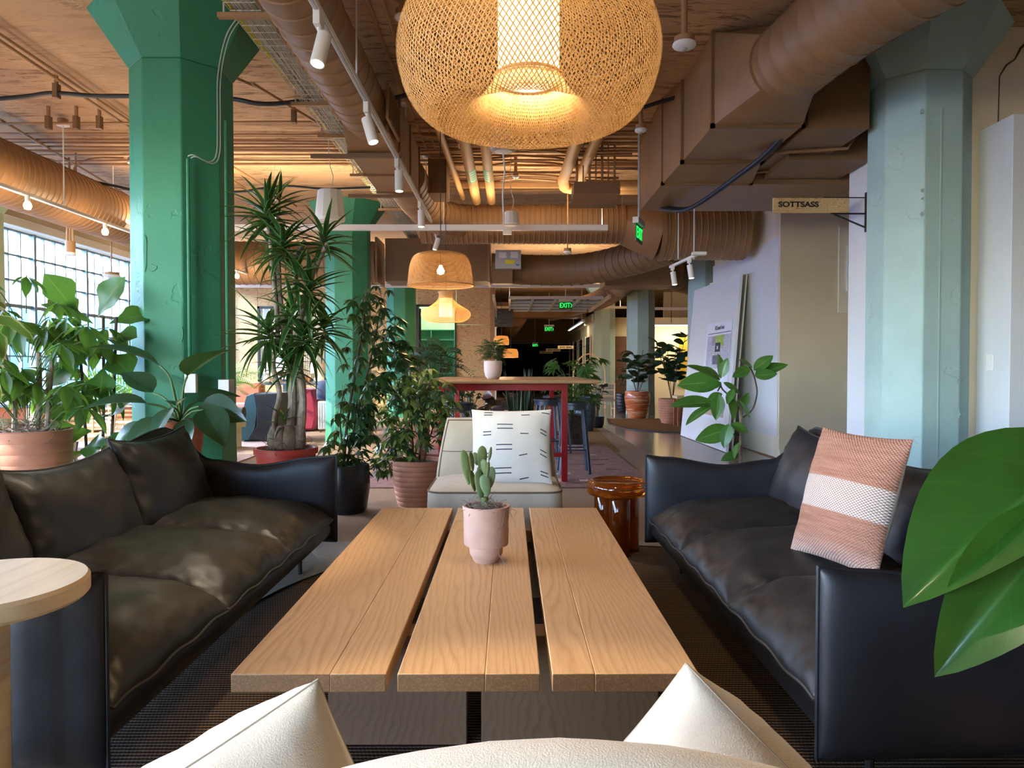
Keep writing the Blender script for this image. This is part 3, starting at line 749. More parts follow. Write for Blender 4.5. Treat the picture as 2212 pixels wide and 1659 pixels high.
corner_pillow('cream cushion with a peaked corner at the lower right of the nearest armchair', (.247,1.0,.737), (.66,-.42,-.58), (-.10,.35,-.90), .40, .25, 32)

# ---------------------------------------------------------------- round side table, amber glass table
st = thing('round_side_table', 'round pale wood side table on a single post beside the left sofa arm', 'side table', (-1.165, 1.575, 0))
MB().lathe([(0,.635),(.208,.635),(.215,.643),(.215,.672),(.209,.68),(0,.68)], n=72).obj('top', M['ash'], st, smooth=30)
MB().box(-.042,.042,-.045,.045,.03,.635).obj('post', M['ash'], st, bevel=.006)
MB().lathe([(0,.0),(.17,.0),(.17,.03),(0,.03)], n=48).obj('base', M['ash'], st, bevel=.004)
t = NT('amber_glass'); t.set(col=(.40,.09,.008), rough=.04, trans=.82, ior=1.45, coat=.4); M['amber'] = t.m
t = NT('amber_glass_leg'); t.set(col=(.30,.065,.006), rough=.06, trans=.72, ior=1.3, coat=.4); M['amber2'] = t.m
ag = thing('amber_glass_table', 'round amber glass side table on three thick glass columns', 'side table', (.665, 4.42, 0))
MB().lathe([(0,.37),(.155,.37),(.178,.378),(.19,.40),(.192,.43),(.182,.455),(.165,.463),(.150,.452),(.13,.446),(0,.446)], n=64).obj('top', M['amber'], ag, smooth=60)
for (x, y) in ((-.075,.045),(.075,.045),(0,-.075)):
    MB().lathe([(0,.0),(.058,.0),(.064,.01),(.064,.36),(.058,.368),(0,.368)], (x,y,0), n=32).obj('leg', M['amber2'], ag, smooth=50)

# ---------------------------------------------------------------- bar table and stools
bt = thing('bar_table', 'tall bar table with an oak top on a red steel frame', 'table', (0, 8.3, 0))
MB().box(-.87,.88,-1.3,1.3,.998,1.035).obj('top', M['bar_oak'], bt, bevel=.016, seg=4)
for y in (-1.08, 1.08):
    for x in (-.68, .55): MB().box(x-.03,x+.03,y-.03,y+.03,0,.998).obj('leg', M['red'], bt, bevel=.003)
    MB().box(-.68,.55,y-.025,y+.025,.925,.998).obj('frame_rail', M['red'], bt, bevel=.003)
    MB().box(-.68,.55,y-.02,y+.02,.26,.30).obj('foot_rail', M['red'], bt, bevel=.003)
for x in (-.68, .55): MB().box(x-.02,x+.02,-1.08,1.08,.94,.998).obj('frame_rail', M['red'], bt, bevel=.003)
def stool():
    t_ = thing('bar_stool', '', 'stool', (0,0,0), 'dark metal bar stools at the red bar table')
    MB().lathe([(0,.735),(.165,.735),(.17,.742),(.17,.762),(.165,.768),(.14,.76),(0,.757)], n=32).obj('seat', M['bluegrey_metal'], t_)
    MB().lathe([(.14,.69),(.155,.69),(.155,.735),(.14,.735)], n=32).obj('apron', M['bluegrey_metal'], t_)
    for k in range(4):
        a = PI/4 + k*PI/2; c, s = math.cos(a), math.sin(a)
        MB().beam((c*.14, s*.14, .735), (c*.225, s*.225, 0), .032, .02).obj('leg', M['bluegrey_metal'], t_, bevel=.003)
    for z, r in ((.26,.195),):
        for k in range(4):
            a = PI/4+k*PI/2; b = a+PI/2
            MB().tube([(math.cos(a)*r, math.sin(a)*r, z),(math.cos(b)*r, math.sin(b)*r, z)], .009, 6).obj('foot_ring', M['bluegrey_metal'], t_)
    return t_
st0 = stool()
for i, (x, y, lab) in enumerate(((.70,7.85,'dark metal bar stool nearest to the viewer, right of the red table leg'),(.46,8.75,'dark metal bar stool behind the red table leg, in the middle of the row'),(.62,9.7,'dark metal bar stool farthest back at the right of the bar table'),(-.55,7.7,'dark metal bar stool on the left, hidden behind the umbrella tree'))):
    s_ = st0 if i == 0 else copy_tree(st0); s_.location = (x, y, .012); s_.rotation_euler = (0,0,.15*i); s_['label'] = lab
# ---------------------------------------------------------------- ducts
def duct(path, r, pitch, name, m, parent, n=28, h=.008):
    pts = resample(path, pitch); P = []; RR = []
    T = lambda i: (pts[min(i+1,len(pts)-1)]-pts[max(i-1,0)]).normalized()
    rf = r if callable(r) else (lambda t: r)
    for i, p in enumerate(pts):
        d = T(i); rr_ = rf(i/max(1,len(pts)-1))
        for dd, k in ((-.012, 0), (-.006, h), (.006, h), (.012, 0)):
            if 0 < i < len(pts)-1 or k == 0: P.append(p + d*dd); RR.append(rr_ + k)
    return MB().tube(P, RR, n).obj(name, m, parent, smooth=50)
G_D = 'tan painted air ducts'
dA = thing('air_duct', 'tan spiral duct running away overhead left of the big pendant, ending in a boxed section', 'duct', (0,0,0), G_D)
duct([(-1.215,-3.5,3.30),(-1.215,6.2,3.30)], .205, .19, 'duct_pipe', M['duct'], dA)
def ringbox(x0,x1,y,z0,z1): return [(x0,y,z0),(x1,y,z0),(x1,y,z1),(x0,y,z1)]
MB().loft([ringbox(-1.39,-1.01,6.1,3.12,3.48), ringbox(-1.42,-.98,6.45,3.05,3.52)]).obj('transition', M['duct'], dA, smooth=0)
MB().box(-1.42,-.98,6.45,7.85,3.05,3.52).obj('duct_box', M['duct'], dA, smooth=0)
for y in (6.45, 7.15, 7.85): MB().box(-1.435,-.965,y-.015,y+.015,3.035,3.535).obj('flange', M['duct_dark'], dA, smooth=0)
for y in (6.42, 7.9): MB().box(-1.75,-.95,y-.02,y+.02,3.0,3.035).obj('strut', M['duct_dark'], dA, smooth=0)
MB().box(-.975,-.955,5.75,6.35,3.12,3.40).obj('grille_frame', M['duct'], dA, smooth=0)
for k in range(8): MB().box(-.958,-.945,5.79+k*.07,5.81+k*.07,3.14,3.38).obj('grille_blade', M['duct_dark'], dA, smooth=0)
MB().box(-.93,-.72,8.3,8.75,3.15,3.55).obj('junction_box', M['duct_dark'], dA, smooth=0)
dB = thing('air_duct', 'large tan ribbed duct crossing the ceiling behind the exit sign, swelling to the right', 'duct', (0,0,0), G_D)
duct(smoothpath([(-1.15,7.95,3.25),(-1.12,8.8,3.22),(-.95,9.6,3.16),(-.5,10,3.14),(0,10,3.14)],5), .23, .16, 'duct_pipe', M['duct'], dB)
duct([(-1.2,10,3.13),(1.55,10,3.13)], .265, .07, 'duct_pipe', M['duct'], dB)
MB().tube([(1.55,10,3.13),(2.05,10,3.03)], [.265,.385], 28).obj('reducer', M['duct'], dB)
duct([(2.05,10,3.03),(3.22,10,3.03)], .385, .085, 'duct_pipe', M['duct'], dB)
for x in (1.55, 2.08): MB().tube([(x-.02,10,3.13 if x<2 else 3.03),(x+.02,10,3.13 if x<2 else 3.03)], .28 if x<2 else .40, 28).obj('collar', M['duct'], dB)
dC = thing('air_duct', 'brown duct crossing low in front of the plywood wall, round and then boxed', 'duct', (0,0,0), G_D)
duct([(-5.1,12.6,2.97),(-2.3,12.6,2.97)], .37, .13, 'duct_pipe', M['duct'], dC)
MB().box(-2.1,-.35,12.25,12.95,2.62,3.34).obj('duct_box', M['duct_dark'], dC, smooth=0)
for x in (-2.25,-1.35,-.35): MB().box(x-.02,x+.02,12.23,12.97,2.6,3.36).obj('flange', M['duct'], dC, smooth=0)
duct(smoothpath([(-.3,12.4,2.85),(.6,12.4,2.82),(1.3,12.2,2.82),(1.9,11.6,2.88),(2.4,10.6,2.95)],6), .26, .17, 'duct_pipe', M['duct_dark'], dC)
MB().box(-.28,.05,12.0,12.2,2.55,2.9).obj('duct_box', M['duct_dark'], dC, smooth=0)
cb = thing('control_box', 'grey control box with paper labels on the brown duct above the hall opening', 'box', (-.02, 11.85, 2.93))
MB().box(-.21,.21,0,.14,-.155,.15).obj('box', M['grey_metal'], cb, bevel=.006)
MB().box(-.15,-.03,-.004,0,.02,.11).obj('label_sheet', M['white_metal'], cb, smooth=0); MB().box(.04,.16,-.004,0,.02,.12).obj('label_sheet', M['white_metal'], cb, smooth=0)
MB().box(-.05,.10,-.004,0,-.075,-.015).obj('yellow_label', simple('yellow_sticker', (.75,.62,.02), .5), cb, smooth=0)
MB().box(.13,.18,-.004,0,-.11,-.08).obj('blue_label', simple('blue_sticker', (.05,.25,.6), .5), cb, smooth=0)
dD = thing('air_duct', 'tan spiral duct running along the factory windows on the left', 'duct', (0,0,0), G_D)
duct([(-5.0,-3.5,3.07),(-5.0,12.1,3.07)], .31, .085, 'duct_pipe', M['duct'], dD)
for y in (5.3,8.4,11): MB().tube([(-5.0,y,3.38),(-5.0,y,ZC)], .012, 6).obj('hanger_rod', M['conduit'], dD)
dE = thing('air_duct', 'big tan spiral duct at the upper right elbowing into a square box', 'duct', (0,0,0), G_D)
pe = smoothpath([(1.93,5.42,3.27),(1.95,5.05,3.27),(2.02,4.6,3.29),(2.14,4.15,3.31),(2.36,3.7,3.33),(2.75,3.25,3.34),(3.4,2.8,3.34),(4.6,2.2,3.34)],6)
duct(pe, .27, .15, 'duct_pipe', M['duct'], dE, 36)
MB().loft([[(1.93+.27*math.cos(a),5.05,3.27+.27*math.sin(a)) for a in [2*PI*k/24 for k in range(24)]],
   [(1.85+.335*max(-1,min(1,1.5*math.cos(a))),5.42,3.30+.345*max(-1,min(1,1.5*math.sin(a)))) for a in [2*PI*k/24 for k in range(24)]]]).obj('transition', M['duct'], dE, smooth=40)
MB().box(1.515,2.185,5.42,6.35,2.955,3.645).obj('duct_box', M['duct'], dE, smooth=0)
MB().loft([ringbox(1.50,2.2,6.35,2.94,3.65), ringbox(1.42,2.25,6.75,2.86,3.65)]).obj('duct_box', M['duct'], dE, smooth=0)
MB().loft([ringbox(1.42,3.3,6.75,2.86,3.65), ringbox(1.42,3.05,7.9,2.86,3.65)]).obj('duct_box', M['duct'], dE, smooth=0)
for (x0,x1,y,z0) in ((1.5,2.2,5.42,2.94),(1.49,2.21,6.33,2.93),(1.41,2.26,6.75,2.85)):
    f = MB(); f.box(x0,x1,y-.018,y+.018,z0,z0+.03).box(x0,x0+.03,y-.018,y+.018,z0,3.65).box(x1-.03,x1,y-.018,y+.018,z0,3.65)
    f.obj('flange', M['duct_dark'], dE, smooth=0)
dG = thing('air_duct', 'brown rectangular duct box beside the pale aqua column capital', 'duct', (0,0,0), G_D)
MB().box(2.24,2.70,5.45,6.7,2.95,3.6).obj('duct_box', M['duct_dark'], dG, smooth=0)
MB().box(2.35,3.05,6.1,6.72,2.9,3.25).obj('duct_box', M['duct_dark'], dG, smooth=0)
for y in (5.9, 6.5): MB().tube([(2.1,y+.15,2.935),(2.75,y,2.935),(2.8,y,3.02)], .012, 6).obj('support_angle', M['duct'], dG)
cbk = smoothpath([(2.20,5.25,3.6),(2.19,5.35,3.2),(2.14,5.8,2.95),(1.95,6.5,2.80),(1.75,7.2,2.72),(1.6,7.9,2.9)],6)
tag(MB().tube(cbk, .022, 8).tube([p+Vector((.04,.0,.02)) for p in cbk], .018, 8).obj('black_hose', M['black_cable']), 'pair of black hoses slung between the two duct boxes at the upper right', 'cable')
dF = thing('air_duct', 'tan duct running away high on the right above the far pale columns', 'duct', (0,0,0), G_D)
duct(smoothpath([(2.2,13.5,2.95),(2.5,16.5,3.0),(2.45,20,3.02),(2.15,22.5,3.08),(1.5,26,3.1)],4), .26, .35, 'duct_pipe', M['duct'], dF)
MB().box(1.7,2.9,12.9,13.6,2.62,3.2).obj('duct_box', M['duct'], dF, smooth=0)
duct([(2.9,13.2,2.9),(6.5,19,2.9)], .30, .3, 'duct_pipe', M['duct_dark'], dF)
dH = thing('air_duct', 'far tan duct running towards the dark curtain', 'duct', (0,0,0), G_D)
duct(smoothpath([(.2,24,2.95),(.1,27,2.9),(-.05,31,2.85)],4), .42, .4, 'duct_pipe', M['duct'], dH)
MB().box(-.4,2.5,23.6,24.3,2.8,3.3).obj('duct_box', M['duct_dark'], dH, smooth=0)
bk = thing('ceiling_beam', 'brown steel channel crossing the ceiling below the duct boxes', 'beam', (0,0,0))
MB().box(1.25,3.07,8.0,8.08,2.97,3.05).box(1.25,3.07,8.0,8.03,3.05,3.06).obj('channel', M['duct'], bk, smooth=0)
tag(MB().box(-.65,1.25,9.2,9.26,3.44,3.49).obj('ceiling_beam', M['conduit'], smooth=0), 'thin tan channel crossing behind the labelled pipes', 'beam')
for x in (1.6,2.6): MB().tube([(x,8.04,3.04),(x,8.04,ZC)], .01, 6).obj('rod', M['conduit'], bk)

# ---------------------------------------------------------------- pipes and conduits
G_P = 'insulated pipes above the white beam light'
def pipe(label, pts, r, m='pipe', grp=G_P, name='ceiling_pipe', cat='pipe', n=14):
    o = MB().tube(smoothpath(pts, 5) if len(pts) > 2 else pts, r, n).obj(name, M[m]); return tag(o, label, cat, grp)
M['label_green'] = simple('green_label', (.10,.50,.22), .5, var=0); M['label_sheet'] = simple('pale_green_label', (.50,.78,.62), .5, var=0)
p1 = pipe('insulated pipe with a green label, left one of the labelled pair', [(-.44,5.5,3.38),(-.44,9.7,3.38)], .06)
p2 = pipe('insulated pipe with a green label, right one of the labelled pair', [(-.24,5.5,3.38),(-.24,9.7,3.38)], .055)
for p_, x, r_ in ((p1,-.44,.0615),(p2,-.24,.0565)):
    for y in (8.05, 8.5): MB().tube([(x,y-.02,3.38),(x,y+.02,3.38)], r_, 20, False).obj('label_band', M['label_green'], p_)
    arc = [(-100+k*12)*PI/180 for k in range(8)] if x < -.3 else [(-165+k*12)*PI/180 for k in range(8)]
    MB().loft([[(x+r_*math.cos(a), y, 3.38+r_*math.sin(a)) for a in arc] for y in (8.07, 8.48)], caps=False, closed=False).obj('label_sheet', M['label_sheet'], p_)
    for k in range(4): MB().loft([[(x+(r_+.001)*math.cos(a), y, 3.38+(r_+.001)*math.sin(a)) for a in arc[1:-1]] for y in (8.12+k*.085, 8.155+k*.085)], caps=False, closed=False).obj('label_line', M['label_green'], p_)
pipe('thin tan pipe left of the labelled pair', [(-.70,5.5,3.42),(-.62,9.7,3.42)], .035)
pipe('insulated pipe bending to the right, outer one of the elbow pair', [(.70,5.5,3.42),(.66,8.3,3.42),(.66,8.85,3.40),(.85,9.05,3.38),(2.1,9.05,3.38)], .065)
pipe('insulated pipe bending to the right, inner one of the elbow pair', [(.92,5.5,3.45),(.86,8.2,3.45),(.86,8.75,3.42),(1.05,8.92,3.40),(2.1,8.92,3.40)], .06)
pipe('short capped pipe stub behind the rim of the big pendant', [(.05,6.3,3.45),(.05,6.9,3.36)], .06)
pipe('second capped pipe stub behind the rim of the big pendant', [(.33,6.3,3.45),(.33,6.75,3.38)], .055)
G_C = 'painted conduits crossing the ceiling'
ORD = ['first','second','third','fourth','fifth','sixth','seventh','eighth','ninth','tenth','eleventh','twelfth','thirteenth']; NX = 0; NY = 0
def YC(py, z=3.6): return (z-CAMZ)*FPX/(795-py)
for py, z in ((270,3.58),(292,3.6),(308,3.6),(313,3.61),(322,3.6),(330,3.5),(338,3.6),(350,3.56),(358,3.6),(411,3.59)):
    y = YC(py, z); R.random()
    pts = [(XL, y, z)]; x = XL
    while x < 2.8: x += R.uniform(1.2,2.6); pts.append((min(x,2.8), y+R.uniform(-.05,.05), z+R.uniform(-.012,.0)))
    tag(MB().tube(pts, R.choice([.011,.013,.016]), 7).obj('conduit', M['conduit']), '%s tan conduit crossing the ceiling in the photo, counted from the top' % ORD[NX], 'conduit', G_C); NX += 1
for i in range(9):
    y = 6.9 + i*.33; z = 3.50 + .03*(i%3)
    pts = [(-.9,y,z),(-.2,y+R.uniform(-.1,.1),z),(.1,y-.08,z),(.5,y-.08,z-.02),(.7,y+.1,z),(1.35,y+.1,z)]
    tag(MB().tube(pts, .014, 7).obj('conduit', M['conduit']), '%s nearest tan conduit jogging among the pipes above the white beam light' % ORD[i], 'conduit', 'conduits among the pipes')
cl_y = 'tan painted conduit running away under the ceiling'
G_Y = 'painted conduits running away from the viewer'
for (pa, pb) in (((-40,48),(310,282)),((-40,62),(310,296)),((0,258),(308,442)),((500,165),(560,190)),((495,355),(640,445)),((495,385),(600,450))):
    a = W(pa[0],pa[1],YC(pa[1],3.61)); b = W(pb[0],pb[1],YC(pb[1],3.61))
    tag(MB().tube([a,b], .014, 7).obj('conduit', M['conduit']), '%s tan conduit running away along the ceiling, counted from the left' % ORD[NY], 'conduit', G_Y); NY += 1
for xx in (-.95,-.85,-.72,-.58): 
    tag(MB().tube([(xx,2.2,3.6),(xx,6.4,3.6),(xx+.05,9.5,3.6)], .014, 7).obj('conduit', M['conduit']), '%s tan conduit running away along the ceiling, counted from the left' % ORD[NY], 'conduit', G_Y); NY += 1
for (px, py, qx, qy) in ((545,180,690,268),(690,268,760,270)):
    a = W(px,py,YC(py,3.6)); b = W(qx,qy,YC(qy,3.6)); tag(MB().tube([a,b], .014, 7).obj('conduit', M['conduit']), '%s tan conduit running away along the ceiling, counted from the left' % ORD[NY], 'conduit', G_Y); NY += 1
# vertical bundle near the windows with curved ends
vb = thing('conduit_drop', 'bundle of three brown conduits dropping from the ceiling in front of the windows', 'conduit', (0,0,0))
bx = W(150, 400, 8.5)
for k in range(3):
    x = bx.x + (k-1)*.035
    MB().tube(smoothpath([(x+(k-1)*.6,8.5,3.60),(x+(k-1)*.2,8.5,3.585),(x,8.5,3.4),(x,8.5,2.62)],5), .013, 7).obj('conduit', M['conduit'], vb)
MB().tube([(bx.x,8.5,2.50),(bx.x,8.5,2.63)], .055, 14).obj('sensor', M['conduit'], vb); MB().tube([(bx.x,8.5,2.47),(bx.x,8.5,2.50)], .06, 16).obj('sensor_lens', M['white_metal'], vb)
# black sagging cables
def cable(label, px, z, r=.018, Y=None):
    pts = [W(x, y, Y or YC(y, z)) for x, y in px]
    return tag(MB().tube(smoothpath(pts, 5), r, 8).obj('black_cable', M['black_cable']), label, 'cable')
cable('black cable sagging across the ceiling left of the green column', [(-20,215),(60,208),(115,201),(200,207),(305,208),(400,214),(495,213),(560,224),(620,222),(672,214)], 3.5, .02, 6.25)
cable('black cable sagging behind the spiral duct towards the big pendant', [(835,216),(880,205),(920,198),(1000,205)], 3.5, .02, 6.2)
cable('black cable on a bracket beyond the windows side duct', [(205,393),(250,402),(310,412),(500,415),(560,408),(620,402),(700,408),(800,405)], 3.5, .016, 8.6)
cable('black cable drooping beside the duct boxes', [(1390,232),(1420,222),(1470,206),(1500,185)], 3.4, .018, 6.5)
# strap hangers
for i, (px, py, Y) in enumerate(((122,197,6.25),(165,265,7.0),(215,265,7.0),(635,252,6.85),(105,265,7.0))):
    p = W(px, py, Y); t_ = thing('pipe_hanger', ['brown strap hanger holding the black cable at the upper left','brown strap hanger just behind the one holding the black cable','small brown hanger above the windows side duct','brown strap hanger on the conduit between column and cable tray','small brown hanger left of the canopy discs'][i], 'hanger', p, 'strap hangers')
    MB().box(-.02,.02,-.03,.03,-.06,.06).obj('clamp', M['duct_dark'], t_, smooth=0); MB().box(-.012,.012,-.012,.012,.05,ZC-p.z).obj('rod', M['conduit'], t_, smooth=0)
# junction box hung on rods (upper middle right)
jb = thing('hanging_junction_box', 'brown open junction box hung on rods under the elbow pipes', 'box', (0,0,0))
a = W(1240,392,7.9); b = W(1340,392,7.9); z0 = FZ(418,7.9); z1 = FZ(392,7.9)
MB().loft([ringbox(a.x,b.x,7.9,z0,z1), ringbox(a.x+.01,b.x-.01,8.35,z0,z1)]).obj('box', M['duct_dark'], jb, smooth=0)
MB().add([(a.x,7.9,z0),(b.x,7.9,z0),(b.x+.01,8.35,z0-.06),(a.x-.02,8.35,z0-.06)],[(0,1,2,3)]).obj('lid', M['duct'], jb, smooth=0)
for k in range(7): MB().tube([(a.x+.05+k*.07,8.1,z1),(a.x+.05+k*.07,8.1,ZC)], .008 if k%2 else .014, 6).obj('conduit', M['conduit'], jb)
# cable tray
ct = thing('cable_tray', 'galvanised wire cable tray full of pale cables beside the spiral duct', 'cable tray', (0,0,0))
tx0, tx1 = -1.76, -1.56
for (x, z) in [(tx0,3.50),(tx0,3.45)]+[(tx0+i*.04,3.40) for i in range(6)]+[(tx1,3.45),(tx1,3.50)]:
    MB().tube([(x,-3,z),(x,13.5,z)], .004, 4).obj('wire', M['steel'], ct)
for k in range(165):
    y = -3+k*.1; MB().tube([(tx0,y,3.5),(tx0,y,3.40),(tx1,y,3.40),(tx1,y,3.5)], .004, 4, False).obj('cross_wire', M['steel'], ct) if k % 1 == 0 else None
cbm = [simple('grey_cable', (.55,.55,.50), .6), simple('yellow_cable', (.65,.60,.05), .6), simple('green_cable', (.25,.42,.2), .6)]
for k in range(20):
    x = tx0+.012+k*.009; pts = [(x+R.uniform(-.012,.012), -3+j*.8, 3.412+R.uniform(0,.02)) for j in range(21)]
    MB().tube(pts, .0065, 5).obj('cable', cbm[1] if k in (0,1) else (cbm[2] if k == 17 else cbm[0]), ct)
for y in (4.62, 6.15, 7.0, 8.4, 10.2):
    MB().box(tx0-.08, tx1+.1, y-.02, y+.02, 3.36, 3.39).obj('strut', M['conduit'], ct, smooth=0)
    MB().box(tx0-.05, tx0-.04, y-.005, y+.005, 3.38, ZC).obj('rod', M['steel'], ct, smooth=0)

# ---------------------------------------------------------------- track lights
def spotlight(parent_loc, d, label, sc=1.0, group='white track spotlights', en=14):
    p = Vector(parent_loc); t_ = thing('track_spotlight', label, 'spotlight', p, group)
    d = Vector(d).normalized()
    MB().box(-.018*sc,.018*sc,-.05*sc,.05*sc,-.075*sc,.0).obj('adapter', M['white_metal'], t_, bevel=.003)
    MB().cyl((0,0,-.07*sc),(.012*sc,0,-.13*sc), .012*sc, 8).obj('arm', M['white_metal'], t_)
    c = Vector((.015*sc, -.0, -.17*sc)); a = c - d*.07*sc; b = c + d*.11*sc
    MB().tube([a, b], .038*sc, 20).obj('barrel', M['white_metal'], t_)
    MB().tube([b + d*.0005, b + d*.002], .031*sc, 20).obj('lens', M['led'], t_)
    if en: l = spot('spot_beam', p + b + d*.02, d, en*6, 42)
    return t_
tr = thing('light_track', 'white light track running away overhead with cylindrical spotlights', 'light track', (0,0,0))
MB().box(-1.005,-.97,1.2,10.6,2.985,3.015).obj('rail', M['white_metal'], tr, smooth=0); MB().box(-.995,-.98,1.2,10.6,2.978,2.986).obj('slot', M['grey_metal'], tr, smooth=0)
for i, px in enumerate(((600,10),(812,250),(868,370),(905,430))):
    y = (1.6,4.7,6.9,8.6)[i]; MB().tube([(-.985,y,3.01),(-.985,y,ZC)], .006, 6).obj('rod', M['white_metal'], tr); MB().tube([(-.985,y,ZC-.03),(-.985,y,ZC)], .04, 12).obj('canopy', M['white_metal'], tr)
spl = ['white track spotlight nearest to the viewer above the left sofa','second white track spotlight along the rail','third white track spotlight along the rail, before the duct box','fourth white track spotlight along the rail, in front of the tan elbow','fifth and farthest white track spotlight, tilted over the beam light']
for i, (y, d) in enumerate(((3.78,(-.14,-.32,-1)),(5.05,(.30,-.15,-1)),(6.4,(.02,-.05,-1)),(8.0,(.02,-.05,-1)),(9.75,(-.3,-.1,-1)))):
    spotlight((-.987, y, 2.985), d, spl[i], 1.0 if i < 4 else .9, en=(22,22,14,5,6)[i])
spotlight((-.987, 2.05, 2.985), (.95,-.85,-2.2), 'unseen white track spotlight above the viewer, added to warm the cream armchair', 1.0, en=26)  # unseen extra spot on the track, added to warm the foreground cushions
# left side track with globe bulbs
tl = thing('light_track', 'white light track beside the factory windows carrying warm globe bulbs', 'light track', (0,0,0))
MB().box(-4.47,-4.43,1.0,17.5,2.735,2.765).obj('rail', M['white_metal'], tl, smooth=0)
for y in (2.0,7.27,8.6,12.5,14.6): MB().tube([(-4.45,y,2.76),(-4.45,y,ZC)], .007, 6).obj('rod', M['white_metal'], tl); MB().tube([(-4.45,y,ZC-.08),(-4.45,y,ZC-.03)], .05, 14).obj('canopy', M['conduit'], tl); MB().tube([(-4.45,y,ZC-.095),(-4.45,y,ZC-.08)], .06, 16).obj('canopy_plate', M['white_metal'], tl)
for i, y in enumerate((4.4,6.72,8.0,11.85,15.2)):
    t_ = thing('globe_bulb', ['warm globe bulb on the window side track, just outside the left edge','warm globe bulb on the window side track at the left edge','warm globe bulb on the window side track left of the big green column','warm globe bulb on the window side track right of the big green column','warm globe bulb farthest along the window side track'][i], 'lamp', (-4.45, y, 2.735), 'warm globe bulbs')
    MB().cyl((0,0,-.05),(0,0,0), .022, 10).obj('socket', M['white_metal'], t_)
    MB().lathe([(.0,-.125),(.025,-.118),(.036,-.09),(.03,-.065),(.018,-.05)], n=16).obj('bulb', M['bulb'], t_, smooth=180)
    point('bulb_light', (-4.45, y, 2.735-.14), 22, r=.05)
# linear beam lights crossing
def beamlight(label, x0, x1, y, z, rods, up=0):
    t_ = thing('linear_light', label, 'light', (0,0,0), 'long white linear lights')
    MB().box(x0,x1,y-.03,y+.03,z-.035,z+.035).obj('housing', M['white_metal'], t_, bevel=.002)
    for x in rods: MB().tube([(x,y,z+.03),(x,y,ZC)], .005, 6).obj('cable', M['white_metal'], t_)
    if up:
        n = 7; L = (x1-x0)/n
        for k in range(n):
            xc = x0+L*(k+.5)
            if abs(xc+1.1) > .75: area('uplight', (xc, y, z+.045), L, up/n, (1,.80,.56), (0,0,1), .05)
    return t_
bl1 = beamlight('long white linear light crossing behind the dracaena to the exit sign', -5.25, 1.22, 9.0, 2.89, (-4.9,-2.9,-.82,1.15), 90)
MB().box(-.08,.03,8.94,9.0,2.80,2.852).obj('sensor', M['white_metal'], bl1, bevel=.006)
beamlight('second long white linear light farther back above the plywood wall', -6.2, 2.4, 15.0, 2.85, (-5,-1.8,-.3,2.35), 110)
beamlight('third white linear light in front of the far hall', -.4, 3.4, 20.9, 2.9, (0,3.2), 120)
beamlight('white linear light in the far right bay', 3.5, 6.5, 19.5, 2.75, (3.7,6.2), 40)
# short track near the boards
sb = thing('light_track', 'short white track with two spotlights in front of the leaning boards', 'light track', (0,0,0))
a = W(1448,577,8.2); b = W(1510,548,7.5)
MB().beam(a, b, .03, .025).obj('rail', M['white_metal'], sb, smooth=0); MB().cbox(b, .14,.08,.03).obj('driver', M['white_metal'], sb, smooth=0)
for px, y in ((1465,7.95),(1499,7.6)):
    p = W(px, 560, y); MB().tube([p, (p.x,p.y,ZC)], .006, 6).obj('rod', M['white_metal'], sb)
for i, (px, py, y) in enumerate(((1453,572,8.1),(1489,556,7.72))):
    spotlight(W(px,py,y), (.12,-.1,-1), ['left stubby white spotlight on the short track','right stubby white spotlight on the short track'][i], .8, en=10)
# ceiling sensors, canopies, speakers
def ceil_disc(label, px, py, Y, r, drop, cat='sensor', name='ceiling_sensor', tube=None):
    p = W(px, py, Y); t_ = thing(name, label, cat, p, 'round ceiling devices')
    MB().lathe([(0,-.022),(r*.5,-.02),(r*.9,-.010),(r,0),(r*.95,.012),(0,.014)], n=28).obj('cover', M['white_metal'], t_, smooth=60)
    MB().lathe([(0,-.034),(r*.25,-.03),(r*.3,-.02)], n=16).obj('lens', M['grey_metal'], t_, smooth=60)
    MB().tube([(0,0,.012),(0,0,.05)], r*.85, 20).obj('back_box', M['conduit'], t_)
    if p.z+.05 < ZC: MB().tube([(0,0,.05),(0,0,ZC-p.z)], .02 if tube is None else tube, 10).obj('drop_pipe', M['conduit'], t_)
    return t_
ceil_disc('white smoke alarm on a brown drop pipe right of the big pendant', 1478, 98, 4.6, .075, 0)
ceil_disc('white fire strobe beside the spiral duct at the upper right', 1940, 38, 4.55, .095, 0, tube=.06)
ceil_disc('white canopy disc above the exit sign pipe', 1384, 282, 6.6, .055, 0, 'canopy', 'exit_canopy')
ceil_disc('small brown sensor on a drop pipe in front of the ribbed duct', 1226, 545, 9.3, .055, 0, tube=.008)
ceil_disc('white canopy disc above the labelled pipes', 1114, 382, 8.6, .04, 0, 'canopy')
ceil_disc('white canopy disc left of the big pendant', 868, 38, 4.8, .05, 0, 'canopy')
ceil_disc('flat white sensor over the window side', 241, 596, 10.5, .12, 0, tube=.01)
